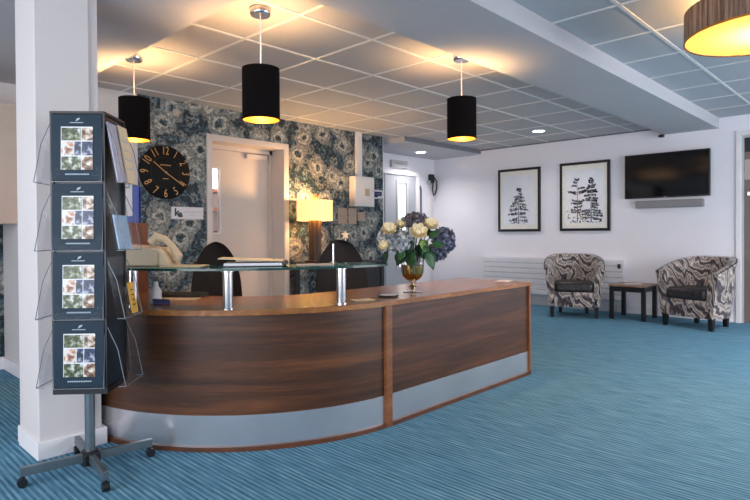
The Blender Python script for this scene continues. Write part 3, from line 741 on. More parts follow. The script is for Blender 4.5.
# ------------------------------------------------------------------ armchairs
def make_armchair(label):
    t = thing('tub_armchair', label, 'armchair', (0, 0, 0), 0, 'swirl patterned tub chairs')
    # plan curve of the outer face: local front is -Y
    pts = []
    Wd, Yf, Yb = .335, -.30, .30
    n = 36
    for i in range(n + 1):
        u = i / n
        a = PI * u                   # 0 = right front ... PI = left front
        pts.append(None)
    outer = []
    seq = [(Wd, Yf), (Wd + .004, Yf + .1), (Wd + .004, -.10)]
    outer += seq
    for i in range(1, 24):
        a = PI * i / 24; ca, sa = math.cos(a), math.sin(a)
        outer.append(((Wd + .004) * (abs(ca) ** .8) * (1 if ca >= 0 else -1), -.10 + .40 * (sa ** .85)))
    outer += [(-x, y) for x, y in seq[::-1]]
    # resample evenly
    P = [Vector((x, y)) for x, y in outer]
    L = [0]
    for p, q in zip(P, P[1:]): L.append(L[-1] + (q - p).length)
    N = 44; Q = []
    for i in range(N + 1):
        s = L[-1] * i / N; j = max(k for k in range(len(L)) if L[k] <= s + 1e-9); j = min(j, len(P) - 2)
        f = (s - L[j]) / (L[j + 1] - L[j]); Q.append(P[j].lerp(P[j + 1], f))
    b = bm_new(); rings = []
    for i, p in enumerate(Q):
        tg = (Q[min(i + 1, N)] - Q[max(i - 1, 0)]).normalized(); nrm = Vector((tg.y, -tg.x))
        if nrm.dot(p - Vector((0, 0))) < 0: nrm = -nrm
        yb = (p.y - Yf) / (Yb - Yf); top = .645 + .165 * min(1, max(0, (yb - .02) / .9)) ** .9
        flare = .035
        prof = [(-.035, .13), (-.012, .30), (flare * .6, top - .07), (flare, top - .025), (flare - .012, top - .004), (flare - .04, top), (flare - .075, top - .012), (flare - .092, top - .05), (-.085, .50), (-.10, .30)]
        rings.append([b.verts.new((p.x + nrm.x * o, p.y + nrm.y * o, z)) for o, z in prof])
    m_ = len(rings[0])
    for a, c in zip(rings, rings[1:]):
        for k in range(m_ - 1): b.faces.new((a[k], c[k], c[k + 1], a[k + 1]))
        b.faces.new((a[m_ - 1], c[m_ - 1], c[0], a[0]))
    b.faces.new(rings[0]); b.faces.new(rings[-1][::-1])
    sh = obj('shell', b, M['swirl'], t, smooth=True)
    b = bm_new()
    tube(b, [(r[4].x if hasattr(r[4], 'x') else r[4][0], r[4][1], r[4][2]) for r in [[(0, 0, 0)] * 4 + [tuple(v)] for v in [
        (q.x + ((Q[min(i + 1, N)] - Q[max(i - 1, 0)]).normalized().y) * .03, q.y - ((Q[min(i + 1, N)] - Q[max(i - 1, 0)]).normalized().x) * .03, .645 + .165 * min(1, max(0, ((q.y - Yf) / (Yb - Yf) - .02) / .9)) ** .9 - .008) for i, q in enumerate(Q)]]], .006, 6)
    obj('piping', b, M['ebony'], sh, smooth=True)
    b = bm_new()
    prism(b, [(-.25, -.285), (.25, -.285), (.25, .0), (.18, .16), (0, .22), (-.18, .16), (-.25, .0)], .13, .33); obj('seat_base', b, M['swirl'], t, bevel=.015)
    b = bm_new()
    prism(b, [(-.235, -.305), (.235, -.305), (.243, -.02), (.19, .12), (0, .20), (-.19, .12), (-.243, -.02)], .325, .46); obj('seat_cushion', b, M['leather'], t, bevel=.04, smooth=True, label='dark seat cushion')
    for (x, y) in ((.27, -.255), (-.27, -.255), (.17, .20), (-.17, .20)):
        b = bm_new(); s = 1
        vs0 = [b.verts.new((x + dx * .020, y + dy * .020, 0)) for dx, dy in ((-1, -1), (1, -1), (1, 1), (-1, 1))]
        vs1 = [b.verts.new((x + dx * .028, y + dy * .028, .135)) for dx, dy in ((-1, -1), (1, -1), (1, 1), (-1, 1))]
        b.faces.new(vs0[::-1]); b.faces.new(vs1)
        for i in range(4): b.faces.new((vs0[i], vs0[(i + 1) % 4], vs1[(i + 1) % 4], vs1[i]))
        obj('leg', b, M['ebony'], t)
    return t
ch = make_armchair('swirl patterned tub armchair in front of the radiator, below the two pictures')
def face(fx, fy): return math.atan2(fy, fx) + PI / 2     # local -Y to direction (fx, fy)
ch.location = (7.285, 3.31, 0); ch.rotation_euler = (0, 0, face(-.905, -.426))
dup(ch, None, (7.37, 1.815, 0), face(-.955, .295), 'swirl patterned tub armchair under the television, beside the right hand door')

t = thing('side_table', 'small side table with brown top and black legs between the two armchairs', 'side table', (7.497, 2.618, 0))
b = bm_new(); box(b, -.235, .235, -.225, .225, .415, .438, bev=.003); obj('tabletop', b, M['tabletop'], t)
b = bm_new(); box(b, -.205, .205, -.195, -.175, .35, .415); box(b, -.205, .205, .175, .195, .35, .415); box(b, -.205, -.185, -.175, .175, .35, .415); box(b, .185, .205, -.175, .175, .35, .415); obj('apron', b, M['ebony'], t)
for sx in (-1, 1):
    for sy in (-1, 1): b = bm_new(); box(b, sx * .203 - .024, sx * .203 + .024, sy * .193 - .024, sy * .193 + .024, 0, .415, bev=.002); obj('leg', b, M['ebony'], t)
b = bm_new(); box(b, -.07, .07, -.1, .1, 0, .003, Matrix.Rotation(.3, 4, 'Z')); tag(obj('magazine', b, M['paper_white'], None, (7.50, 2.62, .4382)), 'white magazine lying on the small side table', 'magazine')

# ------------------------------------------------------------------ on the floral wall
CKX, CKZ, CKR = 2.652, 1.722, .266
t = thing('wall_clock', 'round black wall clock with gold numerals on the floral wallpaper', 'clock', (CKX, YW, CKZ))
RX = Matrix.Rotation(R(90), 4, 'X')     # local z -> -Y
b = bm_new(); lathe(b, [(.001, .0), (CKR, .0), (CKR, .012), (CKR - .008, .018), (.001, .018)], 72, mx=RX); obj('dial', b, M['clockface'], t, smooth=True)
b = bm_new(); lathe(b, [(CKR * .56, .0182), (CKR * .565, .0188), (CKR * .57, .0182)], 72, mx=RX); obj('inner_ring', b, M['frame'], t)
for h in range(1, 13):
    a = R(90 - 30 * h); rot = R(-30 * h) if h in (1, 2, 3, 9, 10, 11, 12) else R(180 - 30 * h)
    mx = RX @ Matrix.Translation((math.cos(a) * CKR * .80, math.sin(a) * CKR * .80, .0195)) @ Matrix.Rotation(rot, 4, 'Z') @ Matrix.Diagonal((.72, 1.12, 1, 1))
    b = bm_new(); text_bm(b, str(h), .105, mx, .001); bmesh.ops.solidify(b, geom=b.faces[:], thickness=0)if False else None
    obj('numeral', b, M['brass'], t)
def hand(ang, L, w0, nm, zz):
    a = R(90 - ang); b = bm_new(); mx = RX @ Matrix.Rotation(a, 4, 'Z')
    prism(b, [(-.04, -w0), (L * .9, -w0 * .8), (L, 0), (L * .9, w0 * .8), (-.04, w0)], zz, zz + .002, mx); obj(nm, b, M['brass'], t)
hand(308, CKR * .62, .0045, 'hour_hand', .022); hand(124, CKR * .90, .004, 'minute_hand', .025)
b = bm_new(); lathe(b, [(.001, .03), (.01, .03), (.01, .02)], 16, mx=RX); obj('hub', b, M['brass'], t)
b = bm_new(); box(b, -.055, .055, -.0195, -.018, .068, .076); box(b, -.03, .03, -.0195, -.018, -.066, -.06); obj('dial_lettering', b, M['brass'], t)

t = thing('name_sign', 'small white sign with black logo to the left of the cream door', 'sign', (2.891, YW, 1.320))
b = bm_new(); box(b, -.177, .177, -.008, 0, -.062, .062); obj('panel', b, M['signw'], t)
b = bm_new(); TX = RX
text_bm(b, 'k', .105, Matrix.Translation((-.120, -.0085, .004)) @ RX, .0006, offset=.004)
text_bm(b, 'a', .085, Matrix.Translation((-.082, -.0085, -.012)) @ RX @ Matrix.Diagonal((1.15, 1, 1, 1)), .0006, offset=.006)
obj('logo', b, M['black'], t)
b = bm_new()
for i in range(17): box(b, -.045 + i * .0122, -.0355 + i * .0122, -.0092, -.008, .009, .017)
obj('lettering', b, M['sign_grey'], t); b = bm_new()
for i in range(5): box(b, .02 + i * .0122, .029 + i * .0122, -.0092, -.008, -.022, -.015)
obj('lettering', b, M['sign_grey'], t)

t = thing('control_box', 'white wall box with round keyhole plate on the floral wallpaper above the switches', 'electrical box', (5.385, YW, 1.46))
b = bm_new(); box(b, -.185, .185, -.11, 0, 0, .40, bev=.005); obj('casing', b, M['boxw'], t)
b = bm_new(); box(b, -.177, .177, -.116, -.11, .01, .39); dr = obj('cover', b, M['boxw'], t)
b = bm_new(); box(b, .0, .085, -.122, -.116, .14, .24, bev=.002); lathe(b, [(.03, .122), (.03, .130), (.001, .130)], 20, (0, 0, 0), mx=Matrix.Translation((.04, 0, .20)) @ RX); obj('lock_plate', b, M['beige'], dr)
b = bm_new(); box(b, .15, .165, -.119, -.115, .21, .222); obj('label_mark', b, M['black'], dr)
b = bm_new(); box(b, -.05, .05, -.035, 0, 0, .60); tag(obj('cable_trunking', b, M['boxw'], None, (5.363, YW, 1.8605)), 'white vertical cable trunking running from the white wall box to the ceiling', 'trunking')
t = thing('notice_plate', 'small wavy white plate with dark blue centre right of the white wall box', 'sign', (5.755, YW, 1.642))
b = bm_new()
pts = [(-.10 + .0, -.055), (-.03, -.062), (.03, -.048), (.085, -.05), (.108, 0), (.085, .058), (0, .066), (-.10, .062)]
prism(b, pts, 0, .008, RX); obj('panel', b, M['signw'], t)
b = bm_new(); prism(b, [(-.085, -.042), (-.02, -.042), (0, -.02), (.072, -.02), (.072, .040), (-.085, .040)], .008, .0095, RX); obj('centre_print', b, M['navy'], t)
b = bm_new()
for i in range(5): box(b, -.035 + i * .017, -.023 + i * .017, -.0105, -.0095, .004, .012)
obj('lettering', b, M['pale_print'], t)
for (x, wd, z0, z1, lab) in ((5.07, .165, 1.23, 1.435, 'bronze square switch plate nearest the table lamp'), (5.251, .15, 1.23, 1.437, 'bronze square switch plate in the middle of the three'), (5.42, .145, 1.27, 1.39, 'smaller bronze switch plate at the right of the three')):
    t = thing('light_switch', lab, 'light switch', (x, YW, z0), group='bronze switch plates')
    b = bm_new(); box(b, -wd / 2, wd / 2, -.012, 0, 0, z1 - z0, bev=.003); obj('plate', b, M['plate'], t)
    for s in (-1, 1): b = bm_new(); box(b, s * .035 - .014, s * .035 + .014, -.017, -.012, (z1 - z0) / 2 - .025, (z1 - z0) / 2 + .025, Matrix.Identity(4)); obj('rocker', b, M['plate'], t)
t = thing('wall_alarm', 'small tan square unit high on the wallpaper above the clock', 'alarm', (2.767, YW, 2.305))
b = bm_new(); box(b, -.033, .033, -.03, 0, 0, .06, bev=.006); obj('casing', b, M['tan'], t)
b = bm_new(); lathe(b, [(.016, .03), (.014, .034), (.001, .035)], 16, mx=Matrix.Translation((0, 0, .03)) @ RX); obj('sounder', b, M['beige'], t)

# corridor fittings
t = thing('exit_sign', 'grey rectangular sign box above the corridor door', 'sign', (6.95, YC, 2.165))
b = bm_new(); box(b, -.19, .19, -.06, 0, 0, .12, bev=.004); obj('casing', b, M['sign_grey'], t)
b = bm_new()
for i in range(8): box(b, -.11 + i * .028, -.09 + i * .028, -.062, -.06, .055, .072)
obj('lettering', b, M['dropedge'], t)
t = thing('wall_handset', 'dark wall unit with a hanging cable in the corridor corner', 'wall unit', (7.80, YC, 1.95))
b = bm_new(); box(b, -.05, .05, -.07, 0, .02, .17, bev=.012); obj('base_unit', b, M['black'], t)
b = bm_new(); box(b, -.10, -.05, -.06, -.02, -.02, .06, bev=.008); obj('side_box', b, M['sign_grey'], t)
b = bm_new(); tube(b, [(.03, -.06, .13), (.08, -.09, .05), (.085, -.085, -.07), (.06, -.07, -.17), (.03, -.06, -.20), (.01, -.05, -.10), (.02, -.05, .02)], .013); obj('cable', b, M['black'], t, smooth=True)
b = bm_new(); box(b, -.022, .022, -.03, 0, 0, 1.72); tag(obj('cable_trunking', b, M['boxw'], None, (7.83, YC, .02)), 'white narrow cable trunking under the dark wall unit in the corridor corner', 'trunking')

# ------------------------------------------------------------------ back desk, lamp, office chairs
t = thing('back_desk', 'dark desk along the floral wall carrying the table lamp', 'desk', (4.62, 5.12, 0))
b = bm_new(); box(b, -.42, .62, -.28, .28, .725, .76, bev=.003); obj('desktop', b, M['darkdesk'], t)
for (x, y) in ((-.38, -.24), (.58, -.24), (-.38, .24), (.58, .24)): b = bm_new(); box(b, x - .03, x + .03, y - .03, y + .03, 0, .725); obj('leg', b, M['darkdesk'], t)
b = bm_new(); box(b, .1, .55, -.26, .26, .12, .72); obj('drawer_unit', b, M['darkdesk'], t)
t = thing('table_lamp', 'lit table lamp with yellow drum shade and wooden block base', 'table lamp', (4.36, 5.16, .76))
b = bm_new(); box(b, -.085, .085, -.085, .085, 0, .025, bev=.004); obj('base', b, M['lamp_wood'], t)
b = bm_new()
for s in (-1, 1):
    for u in (-1, 1): box(b, s * .028 - .026, s * .028 + .026, u * .028 - .026, u * .028 + .026, .025, .50, bev=.004)
obj('column', b, M['lamp_wood'], t)
b = bm_new(); lathe(b, [(.212, .495), (.212, .735), (.209, .735), (.209, .495), (.212, .495)], 56); obj('lamp_shade', b, M['lampshade'], t, smooth=True)
b = bm_new(); cyl(b, (0, 0), .012, .50, .60, 12); obj('lamp_holder', b, M['brass'], t)
b = bm_new(); ball(b, (.0, 0, .63), .035, 16); obj('bulb', b, M['bulb'], t, smooth=True)
b = bm_new(); tube(b, [(0, 0, .60), (0, 0, .76)], .004)
for k in range(7):
    a = -60 + k * 20; tube(b, [(0, 0, .74), (.075 * math.sin(R(a)), 0, .74 + .085 * math.cos(R(a)))], [.006, .002], 6)
obj('finial', b, M['brass'], t, rot=(0, 0, R(-46)), label='gold spiky finial')
point('table_lamp_light', (0, 0, .70), 34, WARM, .04, t)
point('table_lamp_light_lower', (0, 0, .55), 4, WARM, .04, t)
t = thing('star_ornament', 'pale wooden star ornament behind the right office chair', 'ornament', (4.80, 5.10, .76))
b = bm_new(); prism(b, [(.06 * (1 if i % 2 == 0 else .45) * math.sin(PI * i / 5), .06 * (1 if i % 2 == 0 else .45) * math.cos(PI * i / 5)) for i in range(10)], -.012, .012, Matrix.Translation((0, 0, .325)) @ Matrix.Rotation(R(-46), 4, 'Z') @ RX); obj('star', b, M['star'], t)
b = bm_new(); cyl(b, (0, 0), .008, .02, .29, 10); obj('stem', b, M['star'], t)
b = bm_new(); cyl(b, (0, 0), .05, 0, .02, 20); obj('base', b, M['star'], t)

def office_chair(label):
    t = thing('office_chair', label, 'office chair', (0, 0, 0), 0, 'dark office chairs behind the desk')
    # local front is -Y ; backrest behind (+Y)
    b = bm_new(); rows = []
    nz, nx = 18, 12
    for f in (0, 1):
        for i in range(nz + 1):
            v = 1 - (1 - i / nz) ** 2; z = .52 + .52 * v
            hw = .235 * (1 - .15 * v) * (math.sqrt(max(0, 1 - ((v - .30) / .70) ** 2.1)) if v > .30 else 1.0)
            hw = max(hw, .012)
            row = []
            for j in range(nx + 1):
                u = -1 + 2 * j / nx
                y = .22 + .05 * v - .06 * u * u + (.0 if f == 0 else .055 * (1 - u ** 4 * .7))
                row.append(b.verts.new((hw * u, y - .06 * (1 - v) * 0, z)))
            rows.append(row)
    n = nz + 1
    for f in (0, 1):
        for i in range(nz):
            for j in range(nx):
                a, c = rows[f * n + i], rows[f * n + i + 1]; b.faces.new((a[j], a[j + 1], c[j + 1], c[j]))
    for i in range(nz):
        for j in (0, nx): b.faces.new((rows[i][j], rows[i + 1][j], rows[n + i + 1][j], rows[n + i][j]))
    for i in (0, nz):
        for j in range(nx): b.faces.new((rows[i][j], rows[i][j + 1], rows[n + i][j + 1], rows[n + i][j]))
    obj('backrest', b, M['darkfab'], t, smooth=True)
    b = bm_new(); box(b, -.24, .24, -.25, .20, .43, .51, bev=.03); obj('seat', b, M['darkfab'], t, smooth=True)
    b = bm_new(); tube(b, [(0, .1, .44), (0, .27, .45), (0, .30, .60)], .02); obj('back_bracket', b, M['black'], t)
    b = bm_new(); cyl(b, (0, 0), .028, .10, .44); obj('gas_stem', b, M['black'], t)
    for k in range(5):
        a = k * 2 * PI / 5 + .3; b = bm_new(); tube(b, [(0, 0, .11), (math.cos(a) * .29, math.sin(a) * .29, .07)], [.025, .016]); l = obj('leg', b, M['black'], t)
        b = bm_new(); ball(b, (math.cos(a) * .29, math.sin(a) * .29, .028), .028, 12); obj('caster', b, M['black'], l, smooth=True)
    return t
oc = office_chair('dark office chair behind the desk, in front of the cream door')
oc.scale = (.86, .86, 1); oc.location = (2.30, 3.86, 0); oc.rotation_euler = (0, 0, R(-25))
oc2 = dup(oc, None, (3.60, 3.72, 0), R(-12), 'dark office chair behind the desk, in front of the table lamp'); oc2.scale = (1.22, 1.1, 1)

# ------------------------------------------------------------------ things on the counter and glass shelf
GT = GZ + .0122
t = thing('fax_machine', 'beige fax machine with cream handset at the left of the glass shelf', 'fax machine', (1.405, 3.12, GT), R(-50))
b = bm_new(); prism(b, [(-.10, 0), (.10, 0), (.10, .075), (.04, .105), (-.10, .115)], -.09, .09, Matrix.Rotation(R(90), 4, 'X')); obj('body', b, M['beige'], t, bevel=.006)
b = bm_new(); box(b, -.101, .10, -.092, .092, .055, .058); obj('seam', b, M['tan'], t)
b = bm_new(); prism(b, [(.07, .0), (.17, .0), (.16, .02), (.10, .10), (.06, .10)], -.075, .075, Matrix.Rotation(R(90), 4, 'X')); obj('keypad', b, M['cream'], t, bevel=.004)
b = bm_new(); tube(b, [(.03, 0, .125), (.06, 0, .158), (.11, 0, .145), (.155, 0, .10), (.182, 0, .05), (.172, 0, .022)], [.026, .028, .019, .018, .028, .024], 12); obj('handset', b, M['cream'], t, smooth=True, label='curved cream handset')
b = bm_new(); box(b, -.11, .11, -.07, .07, 0, .006, bev=.002); tag(obj('paper_pad', b, M['ivory'], None, (1.485, 2.83, GT), (0, 0, R(-50))), 'thin ivory pad on the glass shelf right of the cream handset', 'notepad')
t = thing('ring_binder', 'open black ring binder with white pages lying on the glass shelf', 'binder', (1.76, 2.60, GT), R(-38))
b = bm_new(); box(b, -.16, .16, -.10, .10, 0, .004); obj('back_cover', b, M['blackm'], t)
b = bm_new(); box(b, -.145, .16, -.095, .095, .004, .018); obj('pages', b, M['paper_white'], t)
b = bm_new(); box(b, -.175, .16, -.10, .10, .027, .031, Matrix.Translation((0, 0, .006)) @ Matrix.Rotation(R(2.5), 4, 'Y')); obj('front_cover', b, M['ivory'], t)
b = bm_new(); tube(b, [(.155, -.095, .012), (.175, 0, .016), (.155, .095, .012)], .014, 10); obj('spine', b, M['black'], t)
t = thing('sign_holder', 'slim silver upright stand on the glass shelf before the right chair', 'stand', (2.10, 2.33, GT))
b = bm_new(); tube(b, [(0, 0, .004), (0, 0, .115)], .0045, 10); obj('upright', b, M['chrome'], t)
for k in range(3): a = k * 2 * PI / 3; b = bm_new(); tube(b, [(0, 0, .02), (math.cos(a) * .03, math.sin(a) * .03, .003)], .003, 6); obj('foot', b, M['chrome'], t)
b = bm_new(); box(b, -.10, .10, -.055, .055, 0, .005); tag(obj('brown_envelope', b, M['tan'], None, (2.02, 2.395, GT), (0, 0, R(-35))), 'tan envelope on the glass shelf beside the slim silver stand', 'envelope')
t = thing('letter_rack', 'red brown wooden letter rack standing on the counter behind the glass shelf', 'rack', (1.585, 3.80, HT), R(-46))
b = bm_new(); box(b, -.085, -.07, -.13, .13, 0, .46); box(b, .07, .085, -.13, .13, 0, .46); box(b, -.07, .07, .115, .13, 0, .46); obj('carcass', b, M['redwood'], t)
for z in (.0, .15, .30, .445): b = bm_new(); box(b, -.07, .07, -.13, .115, z, z + .015); obj('shelf', b, M['redwood'], t)
b = bm_new(); box(b, -.07, .07, -.13, -.118, .16, .44); obj('front_board', b, M['redwood'], t)
t = thing('document_folder', 'blue folder standing on the wooden letter rack', 'folder', (1.585, 3.80, HT + .4602), R(-46))
b = bm_new(); box(b, -.085, .085, -.02, -.012, 0, .25); box(b, -.085, .085, .012, .02, 0, .25); box(b, -.085, -.078, -.012, .012, 0, .25); obj('cover', b, M['blue'], t)
b = bm_new(); box(b, -.086, .045, -.024, -.021, .045, .25); obj('paper_sheet', b, M['paper_white'], t, label='white page on the front')
b = bm_new(); lathe(b, [(.001, 0), (.028, 0), (.03, .01), (.03, .07), (.014, .095), (.012, .12), (.001, .12)], 18)
t = thing('sanitiser_bottle', 'small white bottle on the counter left of the glass shelf posts', 'bottle', (1.435, 3.07, HT))
obj('body', b, M['paper_white'], t, smooth=True)
b = bm_new(); cyl(b, (0, 0), .008, .12, .14, 10); box(b, -.03, .012, -.007, .007, .138, .148); obj('pump', b, M['black'], t)
t = thing('hole_punch', 'dark blue desk tool lying on the counter beside the white bottle', 'desk tool', (1.43, 2.99, HT), R(-40))
b = bm_new(); box(b, -.045, .045, -.018, .018, 0, .016, bev=.004); obj('base', b, M['navy'], t)
b = bm_new(); box(b, -.05, .04, -.013, .013, .016, .028, Matrix.Rotation(R(4), 4, 'Y'), bev=.004); obj('lever', b, M['navy'], t)
t = thing('keyboard', 'black keyboard on the counter under the glass shelf', 'keyboard', (1.70, 3.30, HT), R(-55))
b = bm_new(); box(b, -.16, .16, -.06, .06, 0, .018, bev=.004); obj('body', b, M['black'], t)
b = bm_new()
for i in range(14):
    for j in range(4): box(b, -.148 + i * .0215, -.131 + i * .0215, -.048 + j * .025, -.028 + j * .025, .018, .023)
obj('keys', b, M['blackm'], t)
b = bm_new(); box(b, -.13, .13, -.06, .06, 0, .003); tag(obj('paper_sheet', b, M['beige'], None, (1.60, 3.16, HT + .0002), (0, 0, R(-50))), 'beige paper sheet on the counter in front of the keyboard', 'paper')
b = bm_new(); box(b, -.06, .06, -.04, .04, 0, .002); tag(obj('napkin', b, M['ivory'], None, (2.30, 2.30, HT + .0002), (0, 0, R(-20))), 'ivory slip of paper on the counter between glass shelf post and coaster', 'paper')
t = thing('coaster', 'round dark coaster with white top on the counter left of the vase', 'coaster', (2.525, 2.31, HT))
b = bm_new(); lathe(b, [(.001, 0), (.062, 0), (.064, .006), (.062, .011), (.001, .011)], 32); obj('base', b, M['black'], t, smooth=True)
b = bm_new(); lathe(b, [(.001, .0125), (.05, .0125), (.052, .011)], 32); obj('top_disc', b, M['signw'], t)
b = bm_new(); box(b, -.07, .07, -.05, .05, 0, .003); tag(obj('note_card', b, M['paper_white'], None, (3.93, 2.36, HT + .0002), (0, 0, R(10))), 'white card on the right hand end of the counter', 'card')

# ------------------------------------------------------------------ vase with flowers
VX, VY = 2.823, 2.368
t = thing('vase', 'footed glass vase with gold lower bowl on the counter, holding flowers', 'vase', (VX, VY, HT))
b = bm_new(); lathe(b, [(.001, 0), (.062, 0), (.063, .004), (.03, .008), (.012, .012), (.012, .02), (.024, .03), (.026, .04), (.014, .052), (.012, .06), (.02, .068), (.028, .072)], 32); obj('foot', b, M['vglass'], t, smooth=True)
b = bm_new(); lathe(b, [(.012, .012), (.012, .02), (.023, .03), (.025, .04), (.013, .052), (.011, .06)], 24); obj('stem_knob', b, M['goldvase'], t, smooth=True)
b = bm_new(); lathe(b, [(.003, .070), (.035, .078), (.060, .098), (.070, .125), (.0715, .175)], 40); obj('gold_bowl', b, M['goldvase'], t, smooth=True)
b = bm_new(); lathe(b, [(.0722, .172), (.073, .235), (.076, .26)], 40); obj('glass_bowl', b, M['vglass'], t, smooth=True)
b = bm_new()
for k in range(14):
    a = k * 2 * PI / 14; tube(b, [(.0725 * math.cos(a), .0725 * math.sin(a), .125), (.0745 * math.cos(a), .0745 * math.sin(a), .235)], .0016, 5)
obj('ribs', b, M['acryl_edge'], t)
RGT = right.copy(); RGT.z = 0; RGT.normalize()
FWD = Vector((.722, .692, 0))
def fpos(px, py, dep=0.0):            # position in the bouquet from sideways / upward offsets in metres
    return Vector((VX, VY, 0)) + RGT * px + FWD * dep + Vector((0, 0, py))
VTOP = HT + .24
def stem_bm(p):
    s = Vector((VX, VY, HT + .11)) + (Vector((p.x, p.y, 0)) - Vector((VX, VY, 0))) * .06
    m1 = Vector((VX, VY, VTOP)) + (Vector((p.x, p.y, 0)) - Vector((VX, VY, 0))) * .28
    b = bm_new(); tube(b, [s, m1, p.lerp(m1, .4) + Vector((0, 0, .012)), p], .0035, 6); return b
def petal(bm, c, d, upv, L, wd, cup):
    side = d.cross(upv).normalized(); pts = []
    n = 4
    for i in range(n + 1):
        f = i / n; wv = wd * math.sin(PI * (.12 + .80 * f)); z = cup * f * f
        pts.append([c + d * (L * f) + upv * (z * L) + side * (wv * s) + upv * (abs(s) * wv * .35) for s in (-1, 0, 1)])
    rows = [[bm.verts.new(p) for p in r] for r in pts]
    for a, q in zip(rows, rows[1:]):
        for k in range(2): bm.faces.new((a[k], a[k + 1], q[k + 1], q[k]))
def rose(p, r, label, tilt=(0, 0, 1)):
    t = thing('rose', label, 'flower', p, 0, 'cream roses in the vase')
    b = stem_bm(p); bmesh.ops.translate(b, verts=b.verts, vec=-p); obj('stem', b, M['stemm'], t)
    axis = Vector(tilt).normalized(); ref = axis.orthogonal().normalized(); sd = axis.cross(ref)
    b = bm_new(); ball(b, axis * r * .25, r * .42, 12)
    for ring_, (n, L, cup, wd, off) in enumerate(((5, .55, 1.5, .42, .10), (6, .80, 1.15, .5, -.0), (7, .98, .85, .55, -.15))):
        for k in range(n):
            a = 2 * PI * (k + ring_ * .37) / n; d = ref * math.cos(a) + sd * math.sin(a)
            petal(b, axis * (r * off) + d * r * .12, d, axis, r * L, r * wd, cup)
    obj('bloom', b, M['rose'], t, smooth=True)
def hydrangea(p, r, m, label, n=70, seed=1, sc=(1, 1, 1), fl=.3):
    t = thing('hydrangea', label, 'flower', p, 0, 'hydrangeas in the vase')
    b = stem_bm(p); bmesh.ops.translate(b, verts=b.verts, vec=-p); obj('stem', b, M['stemm'], t)
    rnd = random.Random(seed); b = bm_new(); ball(b, (0, 0, 0), r * .72, 12, sc)
    for i in range(n):
        z = 1 - 1.75 * (i + .5) / n; a = i * 2.39996; q = math.sqrt(max(0, 1 - z * z))
        d = Vector((q * math.cos(a) * sc[0], q * math.sin(a) * sc[1], z * sc[2])); nrm = Vector((q * math.cos(a), q * math.sin(a), z)).normalized()
        c = d * r * rnd.uniform(.82, 1.02); ref = nrm.orthogonal().normalized(); sd = nrm.cross(ref); a0 = rnd.random() * PI
        for k in range(4):
            dd = ref * math.cos(a0 + k * PI / 2) + sd * math.sin(a0 + k * PI / 2); petal(b, c, dd, (nrm + ref * rnd.uniform(-.4, .4)).normalized(), r * fl, r * fl * .5, rnd.uniform(-.1, .7))
    obj('bloom', b, m, t)
def foliage(p, d, L, wd, m, label, cup=-.25):
    t = thing('leaf_sprig', label, 'leaf', p, 0)
    b = stem_bm(p); bmesh.ops.translate(b, verts=b.verts, vec=-p); obj('stem', b, M['stemm'], t)
    d = Vector(d).normalized(); upv = Vector((0, 0, 1)) - d * d.z
    upv = (upv.normalized() - FWD * .9).normalized(); upv = (upv - d * upv.dot(d)).normalized(); side = d.cross(upv)
    b = bm_new(); rows = []
    for i in range(8):
        f = i / 7; wv = wd * math.sin(PI * min(.98, .05 + .95 * f ** .8)); rows.append([b.verts.new(d * L * f + upv * (cup * L * f * f + (abs(s) * wv * .25)) + side * wv * s) for s in (-1, -.5, 0, .5, 1)])
    for a, q in zip(rows, rows[1:]):
        for k in range(4): b.faces.new((a[k], a[k + 1], q[k + 1], q[k]))
    o = obj('leaf_blade', b, m, t, smooth=True); o.modifiers.new('thick', 'SOLIDIFY').thickness = .0015
# sizes: about 0.0044 m per pixel here ; centre column 412.5 px, 240 px is eye level (1.10 m)
def fp(px, py, dep=0.0): return fpos((px - 412.5) * .0066, 1.10 + (231.0 - py) * .0066, dep)
hydrangea(fp(391, 237, -.02), .085, M['hyd_blue'], 'large pale blue and cream hydrangea at the left of the bouquet', 90, 2)
hydrangea(fp(402, 240, -.05), .07, M['hyd_blue'], 'pale blue hydrangea beside the centre of the bouquet', 70, 3)
hydrangea(fp(443, 238, -.03), .072, M['hyd_purple'], 'slate purple hydrangea at the far right of the bouquet', 90, 4, (1, 1, 1.15))
hydrangea(fp(416, 219, .03), .068, M['hyd_dark'], 'dark plum hydrangea at the top of the bouquet', 70, 5, (1.25, 1.25, .7))
hydrangea(fp(437, 250, .02), .062, M['hyd_purple'], 'slate purple hydrangea low on the right of the bouquet', 70, 6)
rose(fp(389, 229, -.10), .045, 'cream rose at the upper left of the bouquet', (-.5, -.55, .6))
rose(fp(417, 231, -.11), .052, 'largest cream rose at the front centre of the bouquet', (-.55, -.65, .45))
rose(fp(430, 225, -.04), .046, 'cream rose at the upper right of the bouquet', (-.4, -.5, .75))
rose(fp(401, 224, .0), .036, 'small cream rose between the left hydrangea and plum top', (-.5, -.5, .7))
rose(fp(384, 243, -.10), .030, 'small cream rose low on the left hydrangea', (-.6, -.5, .3))
foliage(fp(411, 247, -.09), RGT * -.2 + Vector((0, 0, -1)), .12, .06, M['leaf'], 'broad green leaf hanging at the front left of the vase rim')
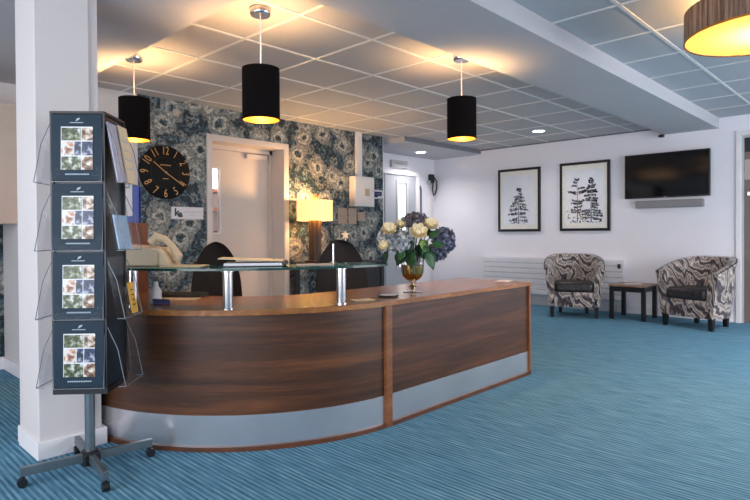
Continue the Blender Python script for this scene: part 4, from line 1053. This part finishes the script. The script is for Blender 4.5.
foliage(fp(407, 249, -.085), RGT * -.7 + Vector((0, 0, -.6)), .11, .055, M['leaf_dark'], 'dark green leaf hanging over the left of the vase rim')
foliage(fp(424, 250, -.09), RGT * .6 + Vector((0, 0, -.8)), .12, .06, M['leaf'], 'broad green leaf hanging at the right of the vase rim')
foliage(fp(420, 238, -.09), RGT * .3 + Vector((0, 0, -.5)), .08, .045, M['leaf_lime'], 'lime green leaf under the largest cream rose')
foliage(fp(428, 236, -.10), RGT * .5 + Vector((0, 0, .5)), .08, .035, M['leaf'], 'green leaf between centre rose and right hydrangea')
foliage(fp(388, 248, -.03), RGT * -.35 + Vector((0, 0, -1)), .10, .028, M['leaf_dark'], 'dark narrow leaf trailing down at the far left of the bouquet')
foliage(fp(398, 250, .0), RGT * -.1 + Vector((0, 0, -1)), .09, .022, M['leaf_dark'], 'dark curled leaf trailing below the left hydrangea')
foliage(fp(431, 243, -.11), RGT * .5 + Vector((0, 0, .15)), .08, .04, M['leaf'], 'green leaf tucked under the right hydrangea')
foliage(fp(408, 222, .0), RGT * -.5 + Vector((0, 0, .6)), .06, .022, M['leaf_lime'], 'pale green leaf at the top left of the bouquet')
foliage(fp(412, 239, -.10), RGT * -.5 + Vector((0, 0, -.7)), .09, .045, M['leaf_dark'], 'dark green leaf just below the largest cream rose')
foliage(fp(424, 243, -.08), RGT * .1 + Vector((0, 0, -1)), .09, .05, M['leaf'], 'green leaf at the centre right of the bouquet')
foliage(fp(422, 232, -.06), RGT * .7 + Vector((0, 0, .3)), .07, .04, M['leaf_dark'], 'dark green leaf right of the largest cream rose')
foliage(fp(404, 247, -.10), RGT * -.3 + Vector((0, 0, -.4)), .08, .045, M['leaf'], 'green leaf tucked under the pale blue hydrangea')
foliage(fp(416, 243, -.05), RGT * .2 + Vector((0, 0, -.3)), .09, .06, M['leaf_dark'], 'broad dark leaf in the middle of the bouquet above the rim')
foliage(fp(410, 242, -.04), RGT * -.3 + Vector((0, 0, -.3)), .09, .06, M['leaf'], 'broad green leaf left of the middle of the bouquet')
